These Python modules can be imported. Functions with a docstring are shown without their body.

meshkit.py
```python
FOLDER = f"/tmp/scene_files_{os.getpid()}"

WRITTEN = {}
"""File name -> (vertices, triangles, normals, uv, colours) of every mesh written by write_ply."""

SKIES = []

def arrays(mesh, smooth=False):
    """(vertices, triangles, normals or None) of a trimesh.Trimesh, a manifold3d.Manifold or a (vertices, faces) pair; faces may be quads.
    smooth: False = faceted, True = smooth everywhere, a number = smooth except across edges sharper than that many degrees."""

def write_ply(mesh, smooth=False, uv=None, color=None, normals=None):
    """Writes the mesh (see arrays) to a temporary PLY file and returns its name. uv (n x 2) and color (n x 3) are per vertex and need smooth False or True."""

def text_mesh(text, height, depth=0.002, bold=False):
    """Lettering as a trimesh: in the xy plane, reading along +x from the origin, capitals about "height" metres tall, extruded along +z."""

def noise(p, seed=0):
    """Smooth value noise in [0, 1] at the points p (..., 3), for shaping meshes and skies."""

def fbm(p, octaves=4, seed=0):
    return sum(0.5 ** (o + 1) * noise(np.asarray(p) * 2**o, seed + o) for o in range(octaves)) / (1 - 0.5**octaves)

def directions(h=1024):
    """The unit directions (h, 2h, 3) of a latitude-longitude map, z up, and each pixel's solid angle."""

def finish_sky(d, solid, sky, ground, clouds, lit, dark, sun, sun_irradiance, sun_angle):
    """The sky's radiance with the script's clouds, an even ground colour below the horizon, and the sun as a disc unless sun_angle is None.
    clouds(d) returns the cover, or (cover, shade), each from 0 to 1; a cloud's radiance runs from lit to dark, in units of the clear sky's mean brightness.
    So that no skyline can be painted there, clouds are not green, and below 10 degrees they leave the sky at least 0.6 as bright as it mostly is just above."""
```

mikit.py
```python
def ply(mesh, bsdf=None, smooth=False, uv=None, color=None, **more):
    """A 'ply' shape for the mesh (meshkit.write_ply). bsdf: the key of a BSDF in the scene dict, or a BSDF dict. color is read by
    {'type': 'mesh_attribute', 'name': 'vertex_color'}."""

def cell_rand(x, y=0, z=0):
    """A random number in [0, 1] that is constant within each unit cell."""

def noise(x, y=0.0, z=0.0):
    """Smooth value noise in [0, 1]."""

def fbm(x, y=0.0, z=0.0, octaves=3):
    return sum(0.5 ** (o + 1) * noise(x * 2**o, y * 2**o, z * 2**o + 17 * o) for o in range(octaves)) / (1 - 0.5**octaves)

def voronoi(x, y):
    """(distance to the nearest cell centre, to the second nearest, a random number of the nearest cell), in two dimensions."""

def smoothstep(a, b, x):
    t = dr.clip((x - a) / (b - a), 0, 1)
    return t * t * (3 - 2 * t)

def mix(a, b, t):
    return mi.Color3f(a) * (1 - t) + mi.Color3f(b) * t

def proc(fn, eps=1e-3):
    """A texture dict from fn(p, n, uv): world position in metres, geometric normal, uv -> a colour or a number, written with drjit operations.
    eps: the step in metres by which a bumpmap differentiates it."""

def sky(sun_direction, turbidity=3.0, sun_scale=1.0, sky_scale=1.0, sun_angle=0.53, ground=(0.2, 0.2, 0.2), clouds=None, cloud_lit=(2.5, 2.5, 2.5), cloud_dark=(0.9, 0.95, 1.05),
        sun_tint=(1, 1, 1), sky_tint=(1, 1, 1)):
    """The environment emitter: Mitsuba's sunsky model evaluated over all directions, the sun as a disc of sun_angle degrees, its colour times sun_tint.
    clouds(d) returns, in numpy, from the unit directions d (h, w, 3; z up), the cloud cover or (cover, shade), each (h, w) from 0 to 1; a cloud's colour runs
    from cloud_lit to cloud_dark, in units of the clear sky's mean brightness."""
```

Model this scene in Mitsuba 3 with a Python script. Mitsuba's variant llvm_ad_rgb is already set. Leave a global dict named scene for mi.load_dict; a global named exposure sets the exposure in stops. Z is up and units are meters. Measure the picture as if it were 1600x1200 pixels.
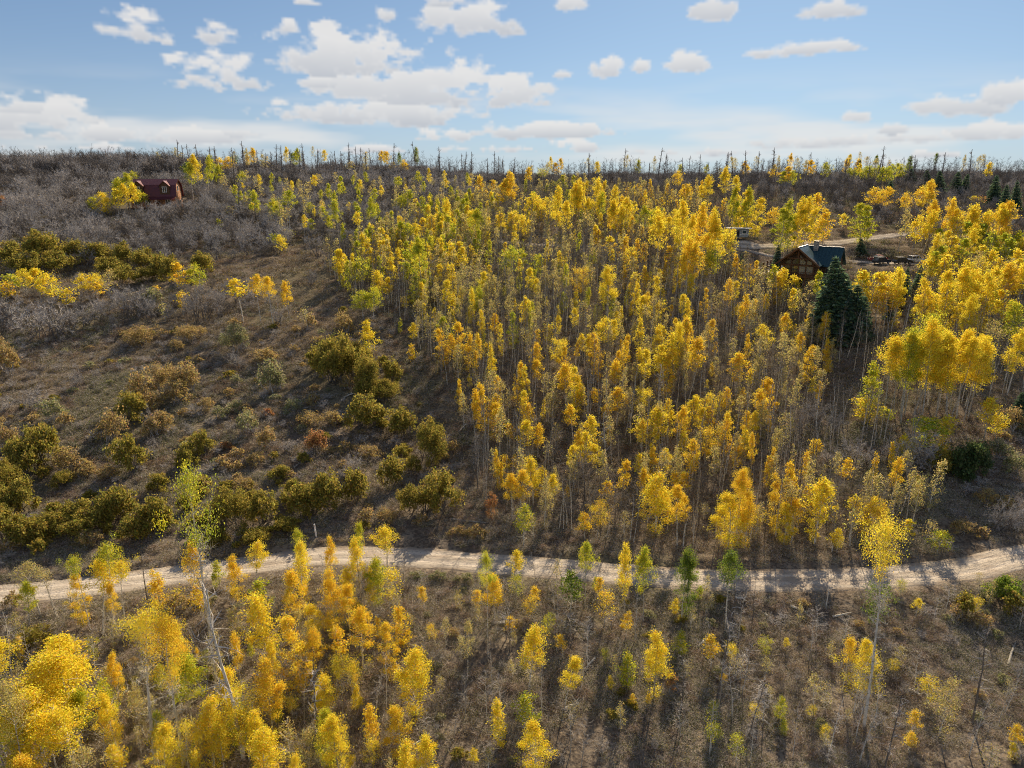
import math
import numpy as np
import trimesh
import mitsuba as mi
import drjit as dr
import mikit
import meshkit
from meshkit import fbm
from scipy.interpolate import PchipInterpolator

T = mi.ScalarTransform4f
scene, labels = {}, {}

# ---------------------------------------------------------------- camera, sky, exposure
CAM_Z, PITCH, HFOV = 43.0, 16.45, 71.5          # drone: metres above the road, degrees down, degrees wide
exposure = 2.5
SUN_AZ, SUN_EL = math.radians(19.0), math.radians(34.0)     # clockwise from +y (the way the camera looks)
SUN = [math.sin(SUN_AZ) * math.cos(SUN_EL), math.cos(SUN_AZ) * math.cos(SUN_EL), math.sin(SUN_EL)]
scene["camera"] = {"type": "perspective", "fov": HFOV, "fov_axis": "x", "near_clip": 0.5, "far_clip": 9000.0,
                   "to_world": T().look_at(origin=[0, 0, CAM_Z], target=[0, math.cos(math.radians(PITCH)), CAM_Z - math.sin(math.radians(PITCH))], up=[0, 0, 1])}

# clouds: azimuth, elevation, half width, half height in degrees
CLOUDS = [
    (-25.43,9.24,2.19,1), (-20.71,9.33,1.71,0.95), (-15.96,9.87,1.08,0.54), (-20.91,6.78,3.81,1.43), (-11.89,8.24,6.28,1.61), (-3.03,10.89,4.12,1.24), (-4.62,12.2,2.05,0.92), 
    (-7.61,6.29,7.65,1.63), (-0.48,5.95,3.2,1.34), (-10.5,4.54,7.59,1.01), (-14.04,6.37,1.99,0.5), (6.85,7.59,1.43,0.82), (9.41,7.5,0.91,0.46), (12.69,7.67,1.8,0.75), 
    (14.33,11.24,1.69,1.09), (22.07,10.77,1.88,0.85), (18.46,8.19,1.65,0.44), (21.15,8.29,3.13,0.47), (30.1,4.46,3.29,0.88), (32.8,4.89,2.12,0.85), (24.51,3.83,1.39,0.51), 
    (26.97,2.98,1.18,0.45), (32.84,2.62,2.98,0.6), (28.57,2.38,2.23,0.4), (1.94,3.21,5.67,0.62), (-4.86,2.79,2.82,0.46), (4.64,2.05,2.05,0.51), (-31.99,3.61,4.29,1.2), 
    (-32.93,4.14,2.54,0.76), (-28.53,2.7,6.7,0.63), (-23.45,2.57,5.62,0.56), (-19.21,2.81,3.63,0.48), (20.99,2.18,4.3,0.48), (24.3,2.3,2.79,0.47), (14.39,1.63,4.48,0.35), 
    (28.73,1.32,4.02,0.27), (4.17,11.73,1.54,0.62), (-9.24,10.97,0.81,0.51), (3.81,7.07,0.82,0.31), (-23.72,8.53,0.65,0.33), (-14.53,11.47,1.19,0.25), (-11.59,1.83,4.54,0.35), 
    (-27.91,1.74,5.85,0.27), (-1.96,1.87,4.12,0.26),
]
_r = np.random.default_rng(11)
for _ in range(170):                                   # the same fair-weather clouds over the rest of the sky
    _a, _e = _r.uniform(-180, 180), 2 + 55 * _r.uniform() ** 1.6
    if abs(_a) > 44 or _e > 17:
        _w = _r.uniform(1.5, 9)
        CLOUDS.append((_a, _e, _w / max(0.35, math.cos(math.radians(_e))), _w * _r.uniform(0.15, 0.32) * (0.5 + _e / 25)))


def clouds(d):
    az, el = np.degrees(np.arctan2(d[..., 0], d[..., 1])), np.degrees(np.arcsin(np.clip(d[..., 2], -1, 1)))
    big = fbm(np.stack([az / 1.9, el / 0.85, az * 0 + 4], -1), 5, 21)
    fine = fbm(np.stack([az / 0.75, el / 0.42, az * 0 + 9], -1), 4, 33)
    f, base = np.full(az.shape, -3.0), np.zeros(az.shape)
    for a, e, ra, re in CLOUDS:
        x = (az - a + 180) % 360 - 180
        near = (np.abs(x) < 2.2 * ra) & (np.abs(el - e) < 2.6 * re)
        if not near.any():
            continue
        y = (el - (e - 0.45 * re)) / np.where(el > e - 0.45 * re, 1.45 * re, 0.55 * re)
        g = (1.2 if ra > 5 else 1.0) - (x / ra) ** 2 - y ** 2
        up = near & (g > f)
        f = np.where(up, g, f)
        base = np.where(up, np.clip(0.95 - 0.9 * (el - (e - re)) / (1.5 * re), 0, 1), base)
    q = f + 2.6 * (big - 0.5) + 1.7 * (fine - 0.5)
    cover = np.clip((q + 0.02) / 0.62, 0, 1) ** 1.2
    veil = 0.06 + 0.28 * np.exp(-(np.maximum(el, 0) / 4.5) ** 1.5) + 0.55 * np.clip((fbm(np.stack([az / 9.0, el / 1.3, az * 0], -1), 4, 3) - 0.46) * 4, 0, 1) * np.exp(-((el - 2.6) / 2.6) ** 2)
    shade = np.clip(base * np.clip(q * 1.1, 0, 1) * 1.05 + 0.25 * (big - 0.5), 0, 1)
    return np.clip(np.maximum(cover * 0.93, veil), 0, 1), shade


scene["sky"] = mikit.sky(SUN, turbidity=2.2, sky_scale=0.47, sky_tint=(0.76, 0.90, 1.10), ground=(0.15, 0.13, 0.09), clouds=clouds, cloud_lit=(4.3, 4.22, 4.12), cloud_dark=(2.9, 3.0, 3.2))

# ---------------------------------------------------------------- places, all in metres on the ground (x to the right, y away from the camera)
ROAD = np.array([[-372.42, 26.2, -2.91], [-72.42, 66.2, -0.91], [-68.49, 66.28, -0.89], [-64.56, 66.5, -0.86], [-60.63, 66.82, -0.81], [-56.71, 67.2, -0.76], [-52.78, 67.71, -0.68], [-48.85, 68.43, -0.57], [-44.92, 69.18, -0.48], [-40.99, 70.04, -0.38], [-37.06, 71.02, -0.3], [-33.14, 71.86, -0.23], [-29.21, 72.73, -0.16], [-25.28, 73.84, -0.06], [-21.35, 74.3, -0.01], [-17.42, 74.39, -0.0], [-13.5, 74.25, -0.01], [-9.57, 73.94, -0.03], [-5.64, 73.39, -0.08], [-1.71, 72.82, -0.13], [2.22, 72.37, -0.17], [6.14, 71.88, -0.22], [10.07, 71.34, -0.28], [14.0, 70.8, -0.35], [17.93, 70.37, -0.4], [21.86, 70.12, -0.43], [25.78, 69.97, -0.45], [29.71, 69.93, -0.45], [33.64, 70.01, -0.45], [37.57, 70.15, -0.44], [41.5, 70.47, -0.4], [45.43, 70.87, -0.35], [49.35, 71.4, -0.27], [53.28, 72.14, -0.14], [57.21, 73.43, 0.04], [61.14, 74.4, 0.15], [65.07, 75.09, 0.21], [68.99, 75.68, 0.27], [72.92, 76.14, 0.31], [76.85, 76.44, 0.34], [80.78, 76.55, 0.35], [380.78, 136.55, 4.35]])      # x, y, z of the dirt road's centre line
PADS = [(70.57, 168.73, 17.6, 9.0), (-124.67, 255.92, 31.38, 9.0), (64.03, 204.93, 25.24, 4.5), (97.81, 183.9, 20.75, 9.0)]      # levelled ground: x, y, z, radius
UPPER_TRACK = [[np.float64(-145.14), np.float64(222.14)], [np.float64(-129.19), np.float64(225.22)], [np.float64(-109.72), np.float64(226.11)], [np.float64(-95.6), np.float64(225.75)], [np.float64(-79.64), np.float64(225.85)], [np.float64(-66.26), np.float64(227.83)], [np.float64(-50.91), np.float64(221.88)], [np.float64(-36.23), np.float64(215.88)], [np.float64(-18.41), np.float64(208.09)], [np.float64(-7.22), np.float64(203.72)], [np.float64(5.27), np.float64(198.09)], [np.float64(17.67), np.float64(199.13)], [np.float64(28.22), np.float64(198.58)]]
DRIVEWAY = [[np.float64(56.3), np.float64(198.17)], [np.float64(61.67), np.float64(198.54)], [np.float64(68.54), np.float64(197.97)], [np.float64(77.84), np.float64(199.43)], [np.float64(86.68), np.float64(199.54)], [np.float64(95.27), np.float64(202.94)], [np.float64(104.48), np.float64(207.22)], [np.float64(121.11), np.float64(214.32)]]
SPUR = [[np.float64(60.07), np.float64(197.15)], [np.float64(63.34), np.float64(195.18)], [np.float64(66.85), np.float64(192.54)], [np.float64(69.69), np.float64(190.73)], [np.float64(72.89), np.float64(189.14)]]
YARD = [[np.float64(85.3), np.float64(187.36)], [np.float64(91.54), np.float64(188.06)], [np.float64(95.35), np.float64(183.92)], [np.float64(101.93), np.float64(183.92)], [np.float64(109.82), np.float64(186.29)]]
LOGS = [(-17.35, 116.49, -15.67, 119.14), (-8.28, 104.14, -7.29, 106.02), (-7.63, 81.6, -3.05, 80.69), (-28.24, 113.78, -26.38, 115.27), (3.82, 105.3, 4.89, 107.18), (-30.86, 93.06, -29.77, 94.76), (17.39, 79.9, 18.86, 82.61), (47.73, 57.96, 50.35, 60.89), (23.8, 66.4, 24.91, 65.99), (29.37, 65.3, 30.93, 64.52), (-28.47, 127.76, -29.22, 124.45), (19.53, 60.99, 18.31, 59.91), (-34.39, 109.89, -31.62, 111.33), (7.97, 57.89, 6.91, 56.41), (36.86, 55.31, 37.6, 54.46), (-8.62, 48.71, -6.58, 49.9), (26.42, 64.48, 26.98, 63.13), (33.37, 64.23, 35.54, 64.67), (4.53, 52.14, 5.99, 52.74), (21.45, 51.84, 22.52, 50.85)]
MARKER = (-23.94, 78.08)
STANDS = {
    'upper_left_aspens': [[np.float64(-115.2), np.float64(288.1)], [np.float64(-15.1), np.float64(290.5)], [np.float64(-10.3), np.float64(193.6)], [np.float64(-41.4), np.float64(193.4)], [np.float64(-76.2), np.float64(215.4)]],
    'bright_stand': [[np.float64(58.0), np.float64(103.9)], [np.float64(67.0), np.float64(103.1)], [np.float64(75.9), np.float64(106.3)], [np.float64(76.0), np.float64(109.8)], [np.float64(61.4), np.float64(107.9)]],
    'grove_west': [[np.float64(-44.2), np.float64(194.5)], [np.float64(-21.6), np.float64(247.3)], [np.float64(-7.1), np.float64(200.8)], [np.float64(-12.8), np.float64(139.3)], [np.float64(-25.8), np.float64(158.1)]],
    'grove': [[np.float64(-23.8), np.float64(247.5)], [np.float64(25.3), np.float64(291.1)], [np.float64(73.1), np.float64(253.7)], [np.float64(56.4), np.float64(179.9)], [np.float64(60.2), np.float64(157.6)], [np.float64(58.4), np.float64(128.4)], [np.float64(53.0), np.float64(104.9)], [np.float64(60.1), np.float64(92.3)], [np.float64(49.4), np.float64(76.8)], [np.float64(28.9), np.float64(75.4)], [np.float64(15.4), np.float64(76.8)], [np.float64(3.9), np.float64(78.5)], [np.float64(-4.5), np.float64(83.1)], [np.float64(-6.2), np.float64(99.4)], [np.float64(-12.3), np.float64(119.3)], [np.float64(-20.0), np.float64(135.3)], [np.float64(-33.6), np.float64(154.0)], [np.float64(-49.3), np.float64(183.4)], [np.float64(-36.3), np.float64(205.0)]],
    'grove_low': [[np.float64(-50.7), np.float64(60.4)], [np.float64(-53.8), np.float64(65.0)], [np.float64(-46.9), np.float64(67.1)], [np.float64(-27.0), np.float64(69.6)], [np.float64(-11.4), np.float64(69.7)], [np.float64(-5.2), np.float64(46.8)], [np.float64(-41.5), np.float64(46.5)]],
    'below_mid': [[np.float64(-11.4), np.float64(69.7)], [np.float64(14.1), np.float64(68.6)], [np.float64(34.2), np.float64(66.5)], [np.float64(56.7), np.float64(69.5)], [np.float64(42.2), np.float64(47.2)], [np.float64(-5.2), np.float64(46.8)]],
    'scrub_left': [[np.float64(-223.9), np.float64(280.1)], [np.float64(-152.6), np.float64(185.2)], [np.float64(-131.6), np.float64(183.8)], [np.float64(-79.8), np.float64(190.0)], [np.float64(-48.6), np.float64(194.7)], [np.float64(-29.0), np.float64(204.5)], [np.float64(-20.0), np.float64(227.4)], [np.float64(-12.9), np.float64(246.3)], [np.float64(-20.4), np.float64(362.7)], [np.float64(-106.8), np.float64(308.4)], [np.float64(-209.8), np.float64(302.9)]],
    'scrub_mid': [[np.float64(-136.8), np.float64(177.2)], [np.float64(-111.2), np.float64(140.4)], [np.float64(-95.1), np.float64(143.7)], [np.float64(-64.7), np.float64(150.7)], [np.float64(-51.1), np.float64(151.6)], [np.float64(-62.9), np.float64(174.7)], [np.float64(-90.8), np.float64(167.5)]],
    'scrub_back': [[np.float64(-67.6), np.float64(325.6)], [np.float64(-19.7), np.float64(378.8)], [np.float64(76.4), np.float64(265.9)], [np.float64(77.2), np.float64(245.0)], [np.float64(176.0), np.float64(251.3)], [np.float64(191.9), np.float64(243.0)], [np.float64(243.8), np.float64(312.3)]],
    'scrub_right': [[np.float64(71.0), np.float64(245.9)], [np.float64(67.8), np.float64(213.3)], [np.float64(110.1), np.float64(215.3)], [np.float64(114.0), np.float64(191.0)], [np.float64(145.9), np.float64(195.5)], [np.float64(199.4), np.float64(253.1)]],
    'right_wood': [[np.float64(55.7), np.float64(108.8)], [np.float64(60.5), np.float64(133.7)], [np.float64(66.1), np.float64(147.6)], [np.float64(90.1), np.float64(152.4)], [np.float64(137.7), np.float64(170.0)], [np.float64(100.6), np.float64(119.2)], [np.float64(78.8), np.float64(109.3)], [np.float64(67.7), np.float64(104.4)]],
    'right_gold': [[np.float64(88.8), np.float64(152.7)], [np.float64(112.3), np.float64(191.0)], [np.float64(134.2), np.float64(188.3)], [np.float64(144.6), np.float64(179.5)], [np.float64(126.3), np.float64(154.3)]],
    'left_open': [[np.float64(-115.6), np.float64(143.0)], [np.float64(-104.1), np.float64(141.2)], [np.float64(-67.4), np.float64(147.1)], [np.float64(-42.8), np.float64(146.4)], [np.float64(-34.4), np.float64(158.0)], [np.float64(-18.1), np.float64(130.1)], [np.float64(-11.3), np.float64(108.1)], [np.float64(-5.0), np.float64(84.4)], [np.float64(-12.6), np.float64(78.7)], [np.float64(-38.1), np.float64(75.5)], [np.float64(-58.5), np.float64(72.0)], [np.float64(-64.4), np.float64(72.0)]],
    'left_oaks': [[np.float64(-81.6), np.float64(95.6)], [np.float64(-58.3), np.float64(92.0)], [np.float64(-43.6), np.float64(89.1)], [np.float64(-28.6), np.float64(91.6)], [np.float64(-19.8), np.float64(83.2)], [np.float64(-24.8), np.float64(77.3)], [np.float64(-37.4), np.float64(74.1)], [np.float64(-57.9), np.float64(71.1)], [np.float64(-64.0), np.float64(71.5)]],
    'right_low': [[np.float64(60.9), np.float64(92.2)], [np.float64(85.4), np.float64(109.8)], [np.float64(86.0), np.float64(99.2)], [np.float64(68.2), np.float64(75.2)], [np.float64(60.0), np.float64(74.2)], [np.float64(49.4), np.float64(75.3)]],
}
STANDS["front_left"] = [[-40, 34], [-44, 52], [-20, 50], [-6, 47], [-4, 36]]
STANDS["ridge"] = [[-330, 318], [-330, 392], [330, 392], [330, 318]]
# ---------------------------------------------------------------- terrain
_PY = np.array([-400, -60, 0, 30, 50, 64, 74, 82, 92, 104, 130, 170, 210, 250, 300, 340, 375, 410, 460, 700, 1500, 4000, 6000.0])
_PZ = np.array([-60, -16, -8.5, -5.2, -3.0, -1.0, 0, 1.0, 2.8, 5.0, 10.4, 18.0, 25.0, 31.2, 36.6, 38.6, 39.0, 38.2, 35, 24, 8, 2, 0.0])
_PROFILE = PchipInterpolator(_PY, _PZ)


def base_z(x, y):
    x, y = np.broadcast_arrays(np.asarray(x, float), np.asarray(y, float))
    warp = 6.0 * np.sin(x / 55.0 + 0.6) * np.clip((y - 78) / 60, 0, 1)
    z = _PROFILE(y + warp)
    z = z - 2.6 * np.exp(-((x - 0.34 * (y - 80) - 34) / 9.0) ** 2) * np.clip((y - 84) / 25, 0, 1) * np.clip((190 - y) / 50, 0, 1)      # hollow on the right
    z = z - 1.8 * np.exp(-((x + 0.10 * (y - 80) + 12) / 7.0) ** 2) * np.clip((y - 82) / 20, 0, 1) * np.clip((170 - y) / 40, 0, 1)      # draw left of the grove
    side = np.interp(x, [-400, -190, -120, -60, 0, 60, 130, 220, 400], [6.0, 5.4, 5.0, 2.6, 0.4, 0, 0.4, 1.4, 2.0])
    z = z + side * np.clip((y - 225) / 130, 0, 1) ** 1.3 * np.clip((900 - y) / 400, 0, 1)     # the ridge stands higher on the left
    z = z + 5.0 * (fbm(np.stack([x / 26.0, y / 60.0, x * 0 + 2], -1), 3, 14) - 0.5) * np.clip((y - 290) / 60, 0, 1) * np.clip((600 - y) / 150, 0, 1)
    p = np.stack([x / 34.0, y / 34.0, x * 0], -1)
    amp = np.clip(np.abs(y - 74) / 18, 0, 1) * np.clip((1200 - y) / 400, 0.3, 1)
    return z + amp * (3.4 * (fbm(p, 3, 5) - 0.5))


def road_line(x):
    return np.interp(x, ROAD[:, 0], ROAD[:, 1])


def terrain(x, y):
    x, y = np.broadcast_arrays(np.asarray(x, float), np.asarray(y, float))
    z = base_z(x, y)
    d = np.abs(y - road_line(x))
    zr = np.interp(x, ROAD[:, 0], ROAD[:, 2])
    t = np.clip((d - 3.1) / 3.0, 0, 1)
    t = t * t * (3 - 2 * t)
    z = zr * (1 - t) + z * t
    bank = np.exp(-((y - road_line(x) - 3.6) / 0.9) ** 2) * 0.45                            # cut bank on the uphill side
    p = np.stack([x / 1.7, y / 1.7, x * 0 + 3], -1)
    rough = np.clip((d - 2.9) / 1.5, 0, 1)
    z = z + bank + rough * 0.34 * (fbm(p, 3, 9) - 0.5)
    for hx, hy, hz, r in PADS:
        s = np.clip((np.hypot(x - hx, y - hy) - r) / (0.6 * r), 0, 1)
        s = s * s * (3 - 2 * s)
        z = hz * (1 - s) + z * s
    return z

# ---------------------------------------------------------------- materials
def ref(k):
    return {"type": "ref", "id": k}


def rgb(*c):
    return {"type": "rgb", "value": list(c)}


VC = {"type": "mesh_attribute", "name": "vertex_color"}
noise, smoothstep, mix = mikit.noise, mikit.smoothstep, mikit.mix


def ground_colour(p, n, uv):
    a = mikit.fbm(p.x * 0.06, p.y * 0.06, 1.0, 4)
    b = mikit.fbm(p.x * 0.7, p.y * 0.7, 5.0, 4)
    c = mikit.fbm(p.x * 4.5, p.y * 4.5, 9.0, 3)
    col = mix((0.135, 0.112, 0.088), (0.215, 0.183, 0.145), smoothstep(0.35, 0.65, b))
    col = mix(col, (0.15, 0.14, 0.085), smoothstep(0.52, 0.68, a) * 0.7)
    col = mix(col, (0.23, 0.185, 0.135), smoothstep(0.55, 0.75, c) * 0.6)
    return mix(col, (0.075, 0.06, 0.048), smoothstep(0.52, 0.30, c) * 0.75)


def ground_relief(p, n, uv):
    return mikit.fbm(p.x * 3.0, p.y * 3.0, p.z * 3.0, 4) * 0.16


def gravel_colour(p, n, uv):
    u = uv.x                                                                   # metres across the road from its centre
    a = mikit.fbm(p.x * 0.35, p.y * 1.4, 2.0, 4)
    c = mikit.fbm(p.x * 6, p.y * 6, 7.0, 3)
    track = dr.exp(-dr.square((dr.abs(u + 0.25 * (a - 0.5)) - 0.85) / 0.33))    # packed wheel tracks
    edge = smoothstep(1.5, 2.5, dr.abs(u) + 1.1 * (a - 0.5))
    col = mix((0.40, 0.36, 0.305), (0.53, 0.48, 0.415), track * 0.9)
    col = mix(col, (0.30, 0.25, 0.20), smoothstep(0.48, 0.70, a) * 0.55)
    col = mix(col, (0.24, 0.195, 0.145), edge * 0.85)
    return mix(col, (0.22, 0.19, 0.16), smoothstep(0.62, 0.75, c) * 0.6)


def gravel_relief(p, n, uv):
    return mikit.fbm(p.x * 7, p.y * 7, 1.0, 3) * 0.06 + mikit.noise(p.x * 0.5, uv.x * 5.0, 3.0) * 0.05


def pale_bark(p, n, uv):
    a = mikit.fbm(p.x * 9, p.y * 9, p.z * 2.2, 3)
    b = mikit.noise(p.x * 5, p.y * 5, p.z * 9)
    c = mikit.noise(p.x * 0.2, p.y * 0.2, 3.0)
    col = mix((0.68, 0.65, 0.57), (0.36, 0.33, 0.27), smoothstep(0.45, 0.75, a))
    col = mix(col, (0.33, 0.31, 0.27), smoothstep(0.45, 0.7, c) * 0.7)
    return mix(col, (0.06, 0.05, 0.04), smoothstep(0.76, 0.86, b))


def dark_bark(p, n, uv):
    a = mikit.fbm(p.x * 8, p.y * 8, p.z * 3, 3)
    return mix((0.105, 0.088, 0.075), (0.21, 0.19, 0.17), a)


def twig_grey(p, n, uv):
    a = mikit.fbm(p.x * 0.16, p.y * 0.16, 2.0, 2)
    b = mikit.noise(p.x * 3.1, p.y * 3.1, p.z * 3.1)
    return mix(mix((0.39, 0.375, 0.355), (0.52, 0.50, 0.48), smoothstep(0.3, 0.7, a)), (0.30, 0.24, 0.19), smoothstep(0.55, 0.85, b) * 0.7)


def twig_brown(p, n, uv):
    a = mikit.fbm(p.x * 0.12, p.y * 0.12, 6.0, 2)
    return mix((0.15, 0.135, 0.12), (0.245, 0.225, 0.205), smoothstep(0.3, 0.7, a))


def log_wall(p, n, uv):
    a = mikit.fbm(p.x * 0.6, p.y * 0.6, p.z * 5, 3)
    return mix((0.062, 0.034, 0.018), (0.115, 0.064, 0.034), a)


def warm_wall(p, n, uv):
    a = mikit.fbm(p.x * 0.5, p.y * 0.5, p.z * 5, 3)
    return mix((0.34, 0.165, 0.085), (0.46, 0.25, 0.14), a)


def rubble(p, n, uv):
    a, b, c = mikit.voronoi(p.x * 2.3 + p.y * 2.3, p.z * 3.2)
    return mix((0.10, 0.09, 0.08), mix((0.26, 0.23, 0.20), (0.40, 0.36, 0.31), c), smoothstep(0.03, 0.13, b - a))


def both(b):
    return {"type": "twosided", "bsdf": b}


def plain(k, c, rough=0.6, **m):
    scene[k] = both({"type": "principled", "base_color": c if isinstance(c, dict) else rgb(*c), "roughness": rough, "specular": 0.3, **m})


scene["mat_ground"] = both({"type": "bumpmap", "nested": {"type": "diffuse", "reflectance": mikit.proc(ground_colour)}, "scale": 1.0, "tex": mikit.proc(ground_relief, 0.03)})
scene["mat_gravel"] = both({"type": "bumpmap", "nested": {"type": "diffuse", "reflectance": mikit.proc(gravel_colour)}, "scale": 1.0, "tex": mikit.proc(gravel_relief, 0.02)})
scene["mat_leaf"] = {"type": "principledthin", "base_color": VC, "roughness": 0.55, "spec_trans": 0.0, "diff_trans": 1.05, "eta": 1.35}
scene["mat_brush"] = {"type": "principledthin", "base_color": VC, "roughness": 0.8, "spec_trans": 0.0, "diff_trans": 0.5, "eta": 1.3}
scene["mat_pale_bark"] = both({"type": "diffuse", "reflectance": mikit.proc(pale_bark)})
scene["mat_dark_bark"] = both({"type": "diffuse", "reflectance": mikit.proc(dark_bark)})
scene["mat_twig_dark"] = both({"type": "diffuse", "reflectance": mikit.proc(twig_brown)})
scene["mat_twig"] = both({"type": "diffuse", "reflectance": mikit.proc(twig_grey)})
plain("mat_log", mikit.proc(log_wall), 0.7)
plain("mat_warm_wall", mikit.proc(warm_wall), 0.75)
plain("mat_stone", mikit.proc(rubble), 0.85)
plain("mat_beam", (0.12, 0.058, 0.027), 0.65)
plain("mat_green_roof", (0.030, 0.072, 0.085), 0.36, metallic=0.25)
plain("mat_red_roof", (0.12, 0.040, 0.046), 0.30, metallic=0.3)
plain("mat_white", (0.72, 0.72, 0.70), 0.4)
plain("mat_silver", (0.45, 0.46, 0.47), 0.35, metallic=0.5)
plain("mat_grey_panel", (0.30, 0.33, 0.35), 0.5)
plain("mat_dark", (0.02, 0.02, 0.022), 0.5)
plain("mat_tyre", (0.02, 0.02, 0.02), 0.8)
plain("mat_car_dark", (0.03, 0.036, 0.045), 0.25, clearcoat=0.8)
plain("mat_car_red", (0.20, 0.03, 0.03), 0.25, clearcoat=0.8)
plain("mat_curtain", (0.34, 0.30, 0.20), 0.6)
scene["mat_glass"] = both({"type": "principled", "base_color": rgb(0.035, 0.042, 0.045), "roughness": 0.06, "specular": 0.8})
scene["mat_marker"] = both({"type": "principled", "base_color": rgb(0.80, 0.79, 0.82), "roughness": 0.4})

# ---------------------------------------------------------------- the ground, one sheet out to the horizon
def axis(parts):
    return np.unique(np.concatenate([np.linspace(a, b, n) for a, b, n in parts]).round(4))


gx = axis([(-5000, -600, 23), (-600, -170, 44), (-170, -75, 96), (-75, 75, 251), (75, 170, 96), (170, 600, 44), (600, 5000, 23)])
gy = axis([(-400, 20, 30), (20, 60, 68), (60, 100, 100), (100, 200, 126), (200, 360, 110), (360, 700, 60), (700, 6000, 40)])
X, Y = np.meshgrid(gx, gy, indexing="ij")
Z = terrain(X, Y) - 0.10 * np.clip(1 - (np.abs(Y - road_line(X)) - 2.0) / 0.5, 0, 1)      # the gravel lies in a shallow bed
i, j = np.meshgrid(np.arange(len(gx) - 1), np.arange(len(gy) - 1), indexing="ij")
k = (i * len(gy) + j).ravel()
quads = np.stack([k, k + len(gy), k + len(gy) + 1, k + 1], -1)
scene["ground"] = mikit.ply((np.stack([X, Y, Z], -1).reshape(-1, 3), quads), "mat_ground", smooth=True)
labels["ground"] = {"label": "brown hillside ground of dry grass, leaf litter and bare soil", "category": "ground", "kind": "structure"}


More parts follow.
